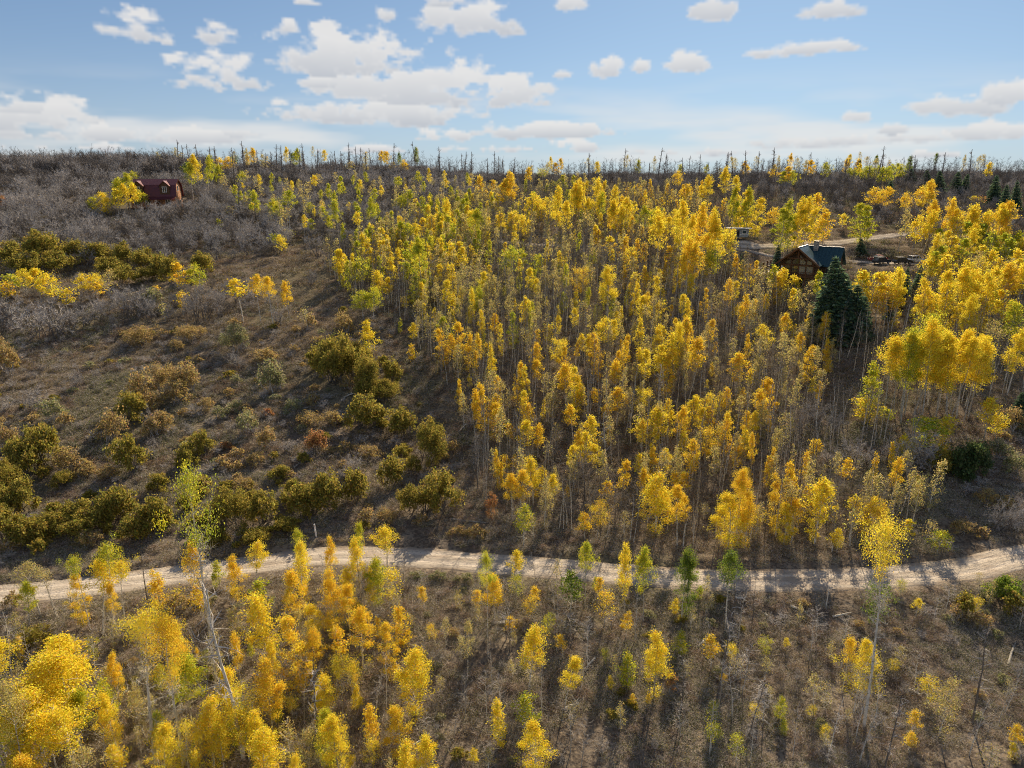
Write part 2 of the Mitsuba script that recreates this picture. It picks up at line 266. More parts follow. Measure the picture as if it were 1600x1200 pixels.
def strip(key, line, half, lift, n_across, step, label, z=None, crown=0.05):
    line = np.asarray(line, float)
    s = np.r_[0, np.cumsum(np.hypot(*np.diff(line[:, :2], axis=0).T))]
    t = np.linspace(0, s[-1], max(8, int(s[-1] / step)))
    f = PchipInterpolator(s, line)
    c = f(t)
    d = np.gradient(c[:, :2], axis=0)
    d /= np.linalg.norm(d, axis=1, keepdims=True)
    nrm = np.c_[-d[:, 1], d[:, 0]]
    rag = np.stack([fbm(np.stack([t / 1.6, t * 0 + q, t * 0], -1), 3, 40) - 0.5 for q in (0, 7)], -1)
    u = np.linspace(-1, 1, n_across)
    w = np.where(u[None] < 0, half + 0.7 * rag[:, :1], half + 0.7 * rag[:, 1:]) * u[None]
    x, y = c[:, :1] + nrm[:, :1] * w, c[:, 1:2] + nrm[:, 1:2] * w
    zz = np.interp(x, ROAD[:, 0], ROAD[:, 2]) if z is None else z(x, y)
    rut = -0.05 * np.exp(-((np.abs(w) - 0.85) / 0.3) ** 2) + 0.03 * (fbm(np.stack([x * 1.1, y * 1.1, x * 0], -1), 3, 8) - 0.5)
    zz = zz + lift + crown * (1 - u[None] ** 2) + rut - 0.16 * np.clip(np.abs(u[None]) - 0.9, 0, 1) * 10 * (0.5 if z is None else 1.0)
    m, n = x.shape
    a, b = np.meshgrid(np.arange(m - 1), np.arange(n - 1), indexing="ij")
    kk = (a * n + b).ravel()
    scene[key] = mikit.ply((np.stack([x, y, zz], -1).reshape(-1, 3), np.stack([kk, kk + n, kk + n + 1, kk + 1], -1)[:, ::-1]), "mat_gravel", smooth=True, uv=np.stack([w, np.repeat(t[:, None], n, 1)], -1).reshape(-1, 2))
    labels[key] = {"label": label, "category": "road", "kind": "structure"}


strip("dirt_road", ROAD[1:-1], 2.35, 0.02, 25, 0.4, "pale gravel road curving across the lower hillside")
strip("upper_track", UPPER_TRACK, 1.3, 0.22, 9, 0.7, "thin pale dirt track crossing the hill behind the bare scrub", terrain)
strip("driveway", DRIVEWAY, 1.8, 0.22, 9, 0.7, "pale driveway climbing behind the green roofed log house", terrain)
strip("side_path", SPUR, 0.7, 0.22, 7, 0.7, "narrow pale path running down to the log house", terrain)
strip("parking_yard", YARD, 2.6, 0.24, 9, 0.7, "gravel parking yard to the right of the log house", terrain)

# ---------------------------------------------------------------- mesh helpers
def tube(pts, rad, sides):
    p = np.asarray(pts, float)
    t = np.gradient(p, axis=0)
    t /= np.linalg.norm(t, axis=1, keepdims=True) + 1e-9
    ref = np.array([0.31, 0.95, 0.05]) if abs(t[0, 2]) > 0.8 else np.array([0.05, 0.02, 1.0])
    a = np.cross(t, ref)
    a /= np.linalg.norm(a, axis=1, keepdims=True) + 1e-9
    b = np.cross(t, a)
    ang = np.arange(sides) * 2 * np.pi / sides
    v = p[:, None] + np.asarray(rad, float)[:, None, None] * (np.cos(ang)[None, :, None] * a[:, None] + np.sin(ang)[None, :, None] * b[:, None])
    i, j = np.meshgrid(np.arange(len(p) - 1), np.arange(sides), indexing="ij")
    q = np.stack([i * sides + j, i * sides + (j + 1) % sides, (i + 1) * sides + (j + 1) % sides, (i + 1) * sides + j], -1).reshape(-1, 4)
    return v.reshape(-1, 3), np.vstack([q[:, [0, 1, 2]], q[:, [0, 2, 3]]])


def join(parts):
    vs, fs, n = [], [], 0
    for v, f in parts:
        vs.append(v)
        fs.append(np.asarray(f) + n)
        n += len(v)
    return np.vstack(vs), np.vstack(fs)


def blades(p0, p1, w, rng):
    """One thin tapering triangle for each twig or blade from p0 to p1."""
    d = p1 - p0
    s = np.cross(d, rng.normal(size=d.shape))
    s /= np.linalg.norm(s, axis=1, keepdims=True) + 1e-9
    w = np.broadcast_to(w, (len(p0),))[:, None]
    v = np.stack([p0 - s * w / 2, p0 + s * w / 2, p1], 1).reshape(-1, 3)
    return v, np.arange(len(v)).reshape(-1, 3)


def unit(v):
    return v / (np.linalg.norm(v, axis=-1, keepdims=True) + 1e-9)


def leaf_quads(c, size, rng):
    n = len(c)
    u = unit(rng.normal(size=(n, 3)))
    w = unit(np.cross(u, rng.normal(size=(n, 3))))
    s = (size * rng.uniform(0.7, 1.3, n))[:, None]
    v = np.stack([c - u * s * 0.62, c + w * s * 0.45, c + u * s * 0.62, c - w * s * 0.45], 1).reshape(-1, 3)
    k = np.arange(n)[:, None] * 4
    return v, np.vstack([k + [0, 1, 2], k + [0, 2, 3]])


def tint(base, n, rng, per, light=0.16, hue=0.10):
    """Colours for n leaves, each repeated for its per vertices: every leaf a little lighter, greener or redder than the next."""
    k = np.exp(rng.normal(0, light, (n, 1)))
    h = np.exp(rng.normal(0, hue, (n, 3)) * np.array([0.6, 1.0, 1.6]))
    return np.repeat(np.clip(np.asarray(base) * k * h, 0.004, 0.95), per, 0)


LEAF = dict(
    yellow=[(0.85, 0.705, 0.07), (0.76, 0.66, 0.075), (0.87, 0.66, 0.055)],
    gold=[(0.84, 0.615, 0.06), (0.79, 0.545, 0.06), (0.84, 0.67, 0.065)],
    lime=[(0.52, 0.53, 0.06), (0.40, 0.46, 0.055), (0.64, 0.58, 0.05)],
    dull=[(0.58, 0.48, 0.15), (0.52, 0.45, 0.20), (0.47, 0.43, 0.16)],
    green=[(0.20, 0.28, 0.045), (0.28, 0.34, 0.05), (0.14, 0.21, 0.04)],
    russet=[(0.46, 0.23, 0.10), (0.48, 0.31, 0.12), (0.38, 0.21, 0.11)],
    olive=[(0.33, 0.285, 0.065), (0.41, 0.33, 0.075), (0.23, 0.22, 0.055)],
    ochre=[(0.42, 0.315, 0.14), (0.35, 0.28, 0.15), (0.48, 0.37, 0.14)],
    sage=[(0.32, 0.32, 0.16), (0.36, 0.34, 0.22), (0.26, 0.28, 0.12)],
    needle=[(0.12, 0.19, 0.12), (0.09, 0.155, 0.105), (0.15, 0.215, 0.115)],
    deep=[(0.10, 0.15, 0.06), (0.075, 0.12, 0.05), (0.14, 0.18, 0.07)],
)


def mixed(colour, which, rng, per, **k):
    pal = np.array(LEAF[colour])
    return tint(pal[which % 3], len(which), rng, per, **k)


# ---------------------------------------------------------------- plant models (each a (wood mesh, leaf mesh, leaf colours))
def aspen(seed, H, crown, W, n_leaf, leaf, colour, dead=0):
    rng = np.random.default_rng(seed)
    zb = H * (1 - crown)
    bend = np.cumsum(rng.normal(0, 0.012 * H, (8, 2)), 0) * np.linspace(0, 1, 8)[:, None]
    tz = np.linspace(-0.3, H * 0.985, 8)
    trunk = np.c_[bend, tz]
    r0 = (0.0085 * H + 0.025) * (1.6 if dead else 1)
    parts = [tube(trunk, np.linspace(r0, 0.012, 8), 5)]
    at = lambda z: np.stack([np.interp(z, tz, bend[:, 0]), np.interp(z, tz, bend[:, 1]), z], -1)  # noqa: E731
    slim = W / H < 0.42
    nb = int(18 + 16 * crown)
    t = np.sort(rng.uniform(0, 1, nb)) ** 0.9
    env = (0.42 + 0.58 * np.sin(np.pi * np.clip(t * 0.75 + 0.22, 0, 1))) * (1 - 0.75 * t ** 2.2) if slim else np.sqrt(np.clip(1 - (1.75 * (t - 0.46)) ** 2, 0.05, 1))
    L = W / 2 * env * np.clip(rng.lognormal(-0.12, 0.28, nb), 0.4, 1.35)
    az = np.arange(nb) * 2.4 + rng.uniform(0, 0.9, nb)
    el = np.radians(rng.uniform(34, 64, nb) if slim else rng.uniform(22, 54, nb))
    z0 = zb + t * (H - zb) * 0.94
    base = at(z0 - 0.35 * L * np.tan(el))
    tip = at(z0) + np.c_[np.cos(az) * L, np.sin(az) * L, L * np.tan(el) * 0.45]
    for a, b in zip(base, tip):
        mid = (a + b) / 2 + [0, 0, -0.06 * np.linalg.norm(b - a)]
        parts.append(tube([a, mid, b], [0.011 + 0.0016 * H, 0.010, 0.004], 3))
    k = 5
    s = rng.uniform(0.35, 1.10, (nb, k, 1))
    cl = (base[:, None] * (1 - s) + tip[:, None] * s).reshape(-1, 3)
    cl = np.vstack([cl, at(H * rng.uniform(0.9, 1.0, 4))])
    cl = cl + rng.normal(0, 0.055 * W, cl.shape) * [1, 1, 1.3]
    wgt = rng.lognormal(0, 0.8, len(cl)) * (rng.uniform(size=len(cl)) > 0.22)
    which = rng.choice(len(cl), n_leaf, p=wgt / wgt.sum())
    sig = np.minimum(0.062 * W + 0.05, 0.34)
    c = cl[which] + rng.normal(0, sig, (n_leaf, 3)) * [1, 1, 0.85]
    stray = rng.uniform(size=n_leaf) < (0.06 if crown > 0.8 else 0.0)                                         # a few leaves on the shoots below the crown
    zs = zb * rng.uniform(0.35, 1.05, n_leaf)
    c[stray] = (at(zs) + rng.normal(0, 0.13 * W, (n_leaf, 3)))[stray]
    # twigs that show between the leaves
    tw = rng.choice(len(cl), 70)
    parts.append(blades(cl[tw], cl[tw] + unit(rng.normal(size=(70, 3)) + [0, 0, 0.7]) * rng.uniform(0.3, 0.8, (70, 1)), 0.022, rng))
    low = rng.uniform(0.25, 1, 14)
    lp = at(low * zb)
    parts.append(blades(lp, lp + unit(np.c_[rng.normal(size=(14, 2)), rng.normal(0.2, 0.3, 14)]) * rng.uniform(0.3, 0.9, (14, 1)), 0.03, rng))
    if dead:                                                                        # bare white limbs under the crown of an old tree
        zd = np.r_[rng.uniform(0.80, 1.0, dead // 2) * zb, rng.uniform(0.3, 1.0, dead - dead // 2) * zb]
        a = at(zd)
        d = unit(np.c_[rng.normal(size=(dead, 2)), rng.normal(0.35, 0.4, dead)]) * rng.uniform(0.04, 0.11, (dead, 1)) * H
        parts += [tube([q, q + w * 0.5 + rng.normal(0, 0.08, 3), q + w], [0.035, 0.024, 0.008], 3) for q, w in zip(a, d)]
        q = (a[:, None] + d[:, None] * rng.uniform(0.3, 1, (dead, 7, 1))).reshape(-1, 3)
        parts.append(blades(q, q + unit(rng.normal(size=q.shape) + [0, 0, 0.3]) * rng.uniform(0.3, 1.0, (len(q), 1)), 0.03, rng))
    lv = leaf_quads(c, leaf, rng)
    clump_tone = rng.integers(0, 3, len(cl))
    w3 = np.where(rng.uniform(size=n_leaf) < 0.7, clump_tone[which], rng.integers(0, 3, n_leaf))
    return join(parts), lv, mixed(colour, w3, rng, 4)


def bare_aspen(seed, H, W, nb, nt, tw):
    """A thin pale trunk with short rising branches and fine twigs."""
    rng = np.random.default_rng(seed)
    bend = np.cumsum(rng.normal(0, 0.013 * H, (8, 2)), 0) * np.linspace(0, 1, 8)[:, None]
    tz = np.linspace(-0.3, H, 8)
    r0 = 0.0075 * H + 0.02
    trunk = [tube(np.c_[bend, tz], np.linspace(r0, 0.010, 8), 5)]
    at = lambda z: np.stack([np.interp(z, tz, bend[:, 0]), np.interp(z, tz, bend[:, 1]), z], -1)  # noqa: E731
    z0 = H * rng.uniform(0.22, 0.97, nb)
    L = W / 2 * (0.45 + 0.55 * np.sin(np.pi * np.clip(z0 / H, 0, 0.93))) * rng.uniform(0.5, 1.2, nb)
    az, el = rng.uniform(0, 6.283, nb), np.radians(rng.uniform(15, 60, nb))
    a = at(z0)
    b = a + np.c_[np.cos(az) * L, np.sin(az) * L, L * np.tan(el) * 0.7]
    limbs = [tube([p, (p + q) / 2 + rng.normal(0, 0.05, 3), q], [0.014 + 0.001 * H, 0.011, 0.004], 3) for p, q in zip(a, b)]
    s = rng.uniform(0.25, 1, (nb, nt, 1))
    p0 = (a[:, None] * (1 - s) + b[:, None] * s).reshape(-1, 3)
    d = unit(np.repeat(b - a, nt, 0)) + rng.normal(0, 0.55, p0.shape) + [0, 0, 0.25]
    p1 = p0 + unit(d) * rng.uniform(0.3, 0.95, (len(p0), 1)) * (0.35 + 0.2 * W)
    return join(trunk), join(limbs + [blades(p0, p1, tw, rng)])


def bare_shrub(seed, H, W, stems, subs, twigs, tw):
    """A leafless scrub oak: crooked stems fanning from the ground into a dome of fine twigs."""
    rng = np.random.default_rng(seed)
    wood, p0s, p1s = [], [], []
    for i in range(stems):
        az = i * 2.4 + rng.uniform(-0.4, 0.4)
        out = W / 2 * math.sqrt((i + 0.5) / stems) * 0.8
        foot = np.array([rng.normal(0, 0.12 * W), rng.normal(0, 0.12 * W), -0.2])
        top = np.array([math.cos(az) * out, math.sin(az) * out, H * (0.94 - 0.42 * (out / (W / 2)) ** 2) * rng.uniform(0.82, 1.02)])
        mid = foot * 0.5 + top * 0.5 + np.r_[rng.normal(0, 0.06 * W, 2), 0.04 * H]
        wood.append(tube([foot, mid, top], [0.018 * H, 0.011 * H, 0.004], 3))
        s = rng.uniform(0.35, 1, subs)[:, None]
        q0 = np.where(s < 0.5, foot + (mid - foot) * s * 2, mid + (top - mid) * (s * 2 - 1))
        q1 = q0 + unit(rng.normal(0, 0.8, (subs, 3)) + np.r_[math.cos(az) * 0.35, math.sin(az) * 0.35, 0.7]) * rng.uniform(0.14, 0.34, (subs, 1)) * (W + H) / 2
        q1[:, 2] = np.maximum(q1[:, 2], 0.15 * H)
        p0s.append(np.repeat(q0, 1, 0)), p1s.append(q1)
        r = rng.uniform(0.2, 1, (subs, twigs, 1))
        t0 = (q0[:, None] * (1 - r) + q1[:, None] * r).reshape(-1, 3)
        t1 = t0 + unit(rng.normal(0, 0.75, t0.shape) + unit(np.repeat(q1 - q0, twigs, 0)) * 0.7 + [0, 0, 0.35]) * rng.uniform(0.06, 0.17, (len(t0), 1)) * (W + H) / 2
        p0s.append(t0), p1s.append(t1)
    p0, p1 = np.vstack(p0s), np.vstack(p1s)
    return join(wood), blades(p0, p1, tw, rng)


def leafy_shrub(seed, H, W, n_leaf, leaf, colour, thin=0.0):
    """A scrub oak in leaf: crooked stems under an uneven cluster of leafy lobes."""
    rng = np.random.default_rng(seed)
    nl = 16
    az = np.arange(nl) * 2.4 + rng.uniform(-0.5, 0.5, nl)
    rr = np.sqrt((np.arange(nl) + 0.4) / nl) * W / 2 * 0.78
    rr = rr * rng.uniform(0.55, 1.3, nl)
    lobes = np.c_[np.cos(az) * rr * 1.15, np.sin(az) * rr * 0.85, H * (0.80 - 0.46 * (rr / (W / 2)) ** 2) * rng.uniform(0.55, 1.15, nl)]
    lobes[:, 2] = np.maximum(lobes[:, 2], 0.12 * H)
    rad = rng.uniform(0.09, 0.22, nl) * W
    wood = []
    for c in lobes[:10]:
        foot = np.r_[rng.normal(0, 0.09 * W, 2), -0.2]
        wood.append(tube([foot, (foot + c) / 2 + np.r_[rng.normal(0, 0.06 * W, 2), 0], c], [0.02 * H + 0.01, 0.012 * H + 0.006, 0.006], 3))
    m = 70 if thin < 0.3 else 240
    k = rng.integers(0, nl, m)
    q = lobes[k] + rng.normal(0, 0.3, (m, 3)) * rad[k][:, None]
    wood.append(blades(q, q + unit(rng.normal(size=(m, 3)) + [0, 0, 0.6]) * rad[k][:, None] * rng.uniform(0.5, 1.3, (m, 1)), 0.022, rng))
    # small leaf clumps over the outer part of every lobe
    nc = nl * 16
    lk = np.repeat(np.arange(nl), 16)
    dirn = unit(rng.normal(size=(nc, 3)) + [0, 0, 0.45])
    cl = lobes[lk] + dirn * rad[lk][:, None] * rng.uniform(0.55, 1.05, (nc, 1))
    wgt = rng.lognormal(0, 0.6, nc) * (rng.uniform(size=nc) > 0.15)
    which = rng.choice(nc, n_leaf, p=wgt / wgt.sum())
    c = cl[which] + rng.normal(0, 0.042 * W, (n_leaf, 3))
    c[:, 2] = np.maximum(c[:, 2], 0.08)
    tone = rng.integers(0, 3, nc)
    w3 = np.where(rng.uniform(size=n_leaf) < 0.65, tone[which], rng.integers(0, 3, n_leaf))
    return join(wood), leaf_quads(c, leaf, rng), mixed(colour, w3, rng, 4)


def spruce(seed, H, W, whorls):
    rng = np.random.default_rng(seed)
    wood = tube([[0, 0, -0.3], [0.03, 0, H * 0.5], [0, 0.02, H * 0.985]], [0.016 * H, 0.009 * H, 0.01], 6)
    vs0, vs1, ws = [], [], []
    for i in range(whorls):
        t = (i + rng.uniform(-0.3, 0.3)) / whorls
        z = H * (0.10 + 0.89 * t)
        n = 9
        L = W / 2 * (1 - t) ** 0.85 * rng.uniform(0.7, 1.15, n) + 0.12
        az = rng.uniform(0, 6.283) + np.arange(n) * 6.283 / n + rng.uniform(-0.25, 0.25, n)
        droop = -0.34 + 0.62 * t
        for l, a in zip(L, az):
            m = max(7, int(13 * l / 1.2))
            s = np.sort(rng.uniform(0.12, 1, m))
            dirv = np.array([math.cos(a), math.sin(a), droop])
            side = np.array([-math.sin(a), math.cos(a), 0])
            p = np.array([0, 0, z]) + dirv * l * s[:, None] + np.array([0, 0, 0.16]) * l * (s ** 3)[:, None]
            sg = rng.choice([-1, 1], m)[:, None]
            q = p + (dirv * 0.55 + side * sg * rng.uniform(0.3, 1.0, (m, 1)) + rng.normal(0, 0.18, (m, 3))) * (0.20 + 0.30 * l * (1 - s[:, None] * 0.6))
            q[:, 2] -= rng.uniform(0.0, 0.22, m)
            vs0.append(p), vs1.append(q), ws.append(np.full(m, 0.20 + 0.09 * l))
    top = np.array([[0, 0, H * 0.93 + 0.02 * k] for k in range(6)])
    vs0.append(top), vs1.append(top + np.c_[rng.normal(0, 0.12, (6, 2)), np.full(6, 0.07 * H)]), ws.append(np.full(6, 0.16))
    p0, p1, w = np.vstack(vs0), np.vstack(vs1), np.concatenate(ws)
    lv = blades(p0, p1, w, rng)
    return wood, lv, mixed("needle", rng.integers(0, 3, len(p0)), rng, 3, light=0.25)


def dead_tree(seed, H, thick=0.008):
    rng = np.random.default_rng(seed)
    bend = np.cumsum(rng.normal(0, 0.01 * H, (6, 2)), 0) * np.linspace(0, 1, 6)[:, None]
    tz = np.linspace(-0.3, H, 6)
    parts = [tube(np.c_[bend, tz], np.linspace(thick * H + 0.02, 0.4 * thick * H, 6), 6)]
    n = 26
    z = H * rng.uniform(0.3, 0.98, n)
    a = np.stack([np.interp(z, tz, bend[:, 0]), np.interp(z, tz, bend[:, 1]), z], -1)
    d = unit(np.c_[rng.normal(size=(n, 2)), rng.normal(0.25, 0.35, n)]) * rng.uniform(0.05, 0.13, (n, 1)) * H
    limbs = [tube([p, p + q * 0.55 + rng.normal(0, 0.05, 3), p + q], [3.6 * thick, 2.4 * thick, 0.7 * thick], 3) for p, q in zip(a, d)]
    s = rng.uniform(0.3, 1, (n, 5, 1))
    p0 = (a[:, None] + d[:, None] * s).reshape(-1, 3)
    limbs.append(blades(p0, p0 + unit(rng.normal(size=p0.shape) + [0, 0, 0.4]) * rng.uniform(0.3, 0.9, (len(p0), 1)), 0.025, rng))
    return join(parts), join(limbs)


def brush_patch(seed, R, n_grass, n_twig, n_leaf, h, w, leaf, pal):
    """A patch of ground cover: dry grass, low twigs and small leaves."""
    rng = np.random.default_rng(seed)
    spots = rng.normal(0, 0.5 * R, (14, 2))
    k = rng.integers(0, 14, n_grass)
    p0 = np.c_[spots[k] + rng.normal(0, 0.22 * R, (n_grass, 2)), np.full(n_grass, -0.08)]
    p1 = p0 + np.c_[rng.normal(0, 0.16, (n_grass, 2)), h * rng.uniform(0.3, 0.8, n_grass)]
    g = blades(p0, p1, w, rng)
    cg = tint(pal[0], n_grass, rng, 3, 0.3, 0.06)
    k = rng.integers(0, 14, n_twig)
    f = np.c_[spots[k], np.full(n_twig, -0.05)] + np.c_[rng.normal(0, 0.1 * R, (n_twig, 2)), np.zeros(n_twig)]
    a = f + np.c_[rng.normal(0, 0.22, (n_twig, 2)), h * rng.uniform(0.0, 0.7, n_twig)]
    b = a + unit(np.c_[rng.normal(0, 0.8, (n_twig, 2)), rng.uniform(0.1, 1.1, n_twig)]) * h * rng.uniform(0.4, 1.15, (n_twig, 1))
    t = blades(a, b, w * 0.8, rng)
    ct = tint(pal[1], n_twig, rng, 3, 0.3, 0.04)
    k = rng.integers(0, 14, n_leaf)
    c = np.c_[spots[k] + rng.normal(0, 0.2 * R, (n_leaf, 2)), h * rng.uniform(0.15, 0.85, n_leaf)]
    fallen = rng.uniform(size=(n_leaf, 1)) < 0.12                                    # yellow leaves shed by the aspens
    c[:, 2] = np.where(fallen[:, 0], 0.05, c[:, 2])
    cq = np.where(np.repeat(fallen, 4, 0), tint((0.62, 0.45, 0.07), n_leaf, rng, 4), tint(pal[2], n_leaf, rng, 4, 0.3, 0.12))
    q = leaf_quads(c, leaf, rng)
    v, fc = join([g, t, q])
    return (v, fc), np.vstack([cg, ct, cq])
FALLEN = []

# ---------------------------------------------------------------- buildings and vehicles
def box(x0, x1, y0, y1, z0, z1, bevel=0.0):
    m = trimesh.creation.box([x1 - x0, y1 - y0, z1 - z0])
    m.apply_translation([(x0 + x1) / 2, (y0 + y1) / 2, (z0 + z1) / 2])
    return np.array(m.vertices), np.array(m.faces)


def bar(p, q, w, h=None):
    """A square timber from p to q."""
    p, q = np.asarray(p, float), np.asarray(q, float)
    h = h or w
    d = unit(q - p)
    a = unit(np.cross(d, [0, 0, 1] if abs(d[2]) < 0.95 else [0, 1, 0]))
    b = np.cross(a, d)
    v = np.array([e + sa * a * w / 2 + sb * b * h / 2 for e in (p, q) for sa, sb in ((-1, -1), (1, -1), (1, 1), (-1, 1))])
    f = np.array([[0, 1, 2, 3], [4, 7, 6, 5], [0, 4, 5, 1], [1, 5, 6, 2], [2, 6, 7, 3], [3, 7, 4, 0]])
    return v, np.vstack([f[:, [0, 1, 2]], f[:, [0, 2, 3]]])


def prism(poly, y0, y1, along="y"):
    """An outline in (x, z) drawn out from y0 to y1 (or an outline in (y, z) drawn out along x)."""
    from shapely.geometry import Polygon
    m = trimesh.creation.extrude_polygon(Polygon(poly), y1 - y0, engine="earcut")
    v = np.array(m.vertices)
    v = np.stack([v[:, 0], y0 + v[:, 2], v[:, 1]], -1) if along == "y" else np.stack([y0 + v[:, 2], v[:, 0], v[:, 1]], -1)
    return v, np.array(m.faces)[:, ::-1] if along == "y" else np.array(m.faces)


def slab(a, b, c, d, t):
    """A flat slab with the corners a b c d as its top and thickness t below."""
    top = np.array([a, b, c, d], float)
    n = unit(np.cross(top[1] - top[0], top[3] - top[0]))
    n = n if n[2] > 0 else -n
    v = np.vstack([top, top - n * t])
    f = np.array([[0, 1, 2, 3], [7, 6, 5, 4], [0, 4, 5, 1], [1, 5, 6, 2], [2, 6, 7, 3], [3, 7, 4, 0]])
    return v, np.vstack([f[:, [0, 1, 2]], f[:, [0, 2, 3]]])


def numbered(key):
    if key not in scene and key not in labels:
        return key
    n = 1
    while f"{key}_{n:03d}" in scene or f"{key}_{n:03d}" in labels:
        n += 1
    return f"{key}_{n:03d}"


class Thing:
    def __init__(self, name, x, y, z, rot, label, category, group=None):
        n, key = 0, name
        while key in labels:
            n += 1
            key = f"{name}_{n:03d}"
        self.key, self.m = key, T().translate([x, y, z]).rotate([0, 0, 1], rot)
        labels[key] = {"label": label, "category": category}
        if group:
            labels[key]["group"] = group

    def part(self, name, mesh, mat, parent=None, label=None, smooth=False):
        key = numbered(f"{parent or self.key}__{name}")
        scene[key] = mikit.ply(mesh, mat, smooth=smooth, to_world=self.m)
        if label:
            labels[key] = {"label": label}
        return key


def window(th, parent, x0, x1, z0, z1, y, mullions=(), frame="mat_beam", pane="mat_glass", sash=0.12):
    """A window in a wall that faces -y: frame proud of the wall, panes set back in it."""
    w = th.part("window", join([box(x0 - sash, x1 + sash, y - 0.10, y + 0.05, z1, z1 + sash), box(x0 - sash, x1 + sash, y - 0.12, y + 0.05, z0 - sash, z0),
                                box(x0 - sash, x0, y - 0.09, y + 0.05, z0, z1), box(x1, x1 + sash, y - 0.09, y + 0.05, z0, z1)]
                               + [box(m - 0.05, m + 0.05, y - 0.08, y + 0.04, z0, z1) for m in mullions]), frame, parent)
    e = [x0, *mullions, x1]
    for a, b in zip(e, e[1:]):
        th.part("pane", box(a + 0.005, b - 0.005, y - 0.045, y - 0.02, z0 + 0.003, z1 - 0.003), pane, w)
    return w


def log_house():
    hx, hy, hz, _ = PADS[0]
    t = Thing("log_house", hx - 1.8, hy + 1.0, hz, -36, "brown log house with dark green metal roof and glazed gable behind the tall spruces", "house")
    # lower storey of stone, upper walls of logs; the glazed gable wing stands forward on the left, the long roof runs to the right
    wall = t.part("stone_base", join([box(-4.3, 4.3, -3.0, 5.5, -1.2, 2.7), box(4.3, 7.7, 0.0, 6.5, -1.2, 2.7)]), "mat_stone")
    t.part("arch", prism([(-0.9, -0.4), (1.3, -0.4), (1.3, 1.2), (0.9, 1.85), (0.2, 2.1), (-0.5, 1.85), (-0.9, 1.2)], -3.12, -3.005), "mat_dark", wall)
    t.part("arch_surround", join([bar([-1.05, -3.15, -0.4], [-1.05, -3.15, 1.3], 0.3), bar([1.45, -3.15, -0.4], [1.45, -3.15, 1.3], 0.3), bar([-1.05, -3.15, 1.25], [0.2, -3.15, 2.25], 0.3), bar([1.45, -3.15, 1.25], [0.2, -3.15, 2.25], 0.3)]), "mat_stone", wall)
    wing = t.part("gable_wall", prism([(-4.2, 2.7), (4.2, 2.7), (4.2, 5.4), (0, 8.7), (-4.2, 5.4)], -2.8, 5.4), "mat_log")
    for n, z in enumerate(np.arange(2.95, 5.4, 0.42)):
        t.part("log", bar([4.3, 0.0, z], [7.6, 0.0, z], 0.30, 0.38), "mat_log")
    main = t.part("main_wall", prism([(0.15, 2.7), (6.4, 2.7), (6.4, 5.2), (3.3, 8.3), (0.15, 5.2)], 4.2, 7.6, "x"), "mat_log")
    # great window: two rows of panes between timbers, and the raked panes under the gable
    for x0, x1 in ((-3.2, -1.75), (-1.55, -0.12), (0.12, 1.55), (1.75, 3.2)):
        window(t, wing, x0, x1, 3.0, 4.75, -2.80, pane="mat_glass" if x0 < 0 else "mat_curtain")
    for a, b, za, zb in ((-2.9, -1.6, 5.3, 6.3), (-1.45, -0.1, 5.3, 7.4)):
        for s in (1, -1):
            xs = sorted((s * a, s * b))
            hi = (za + 0.45, zb) if s > 0 else (zb, za + 0.45)
            p = t.part("gable_pane", prism([(xs[0], 5.2), (xs[1], 5.2), (xs[1], hi[1]), (xs[0], hi[0])], -2.86, -2.81), "mat_curtain" if s < 0 else "mat_glass", wing)
    frame = [bar([x, -2.95, 2.7], [x, -2.95, h], 0.22) for x, h in ((-3.4, 6.0), (-1.65, 7.3), (0, 8.6), (1.65, 7.3), (3.4, 6.0))]
    t.part("timber_frame", join(frame + [bar([-4.2, -2.97, 4.98], [4.2, -2.97, 4.98], 0.28), bar([-4.2, -2.98, 2.8], [4.2, -2.98, 2.8], 0.26)]), "mat_beam", wing)
    t.part("porch_truss", join([bar([-4.6, -4.0, 5.35], [0, -4.0, 8.85], 0.3), bar([4.6, -4.0, 5.35], [0, -4.0, 8.85], 0.3), bar([-2.5, -4.0, 6.6], [2.5, -4.0, 6.6], 0.26), bar([0, -4.02, 6.6], [0, -4.02, 8.6], 0.24),
                                bar([-2.4, -4.02, 6.6], [-1.0, -4.02, 7.9], 0.2), bar([2.4, -4.02, 6.6], [1.0, -4.02, 7.9], 0.2)]), "mat_beam")
    # roofs
    roof = t.part("roof", join([slab([-5.0, -4.6, 5.15], [0, -4.9, 9.15], [0, 3.3, 9.15], [-5.0, 6.0, 5.15], 0.22), slab([0, -4.9, 9.15], [5.0, -4.6, 5.15], [5.0, 6.0, 5.15], [0, 3.3, 9.15], 0.22)]), "mat_green_roof", label="gable roof of dark green metal with a pale sunlit edge")
    t.part("main_roof", join([slab([0.4, 3.3, 8.95], [8.2, 3.3, 8.95], [8.2, -0.9, 4.75], [3.6, -0.9, 4.75], 0.22), slab([0.4, 3.3, 8.94], [0.4, 7.4, 4.75], [8.2, 7.4, 4.75], [8.2, 3.3, 8.94], 0.22)]), "mat_green_roof")
    t.part("ridge_cap", join([bar([0.2, 3.3, 9.02], [8.25, 3.3, 9.02], 0.34, 0.12), bar([0, -4.95, 9.22], [0, 3.2, 9.22], 0.3, 0.1)]), "mat_silver", roof)
    t.part("fascia", join([bar([-5.05, -4.75, 4.98], [0, -5.0, 9.0], 0.1, 0.34), bar([5.05, -4.75, 4.98], [0, -5.0, 9.0], 0.1, 0.34)]), "mat_beam", roof)
    ch = t.part("chimney", box(1.6, 2.6, 2.2, 3.1, 8.0, 10.1), "mat_stone")
    t.part("chimney_cap", box(1.5, 2.7, 2.1, 3.2, 10.1, 10.25), "mat_dark", ch)
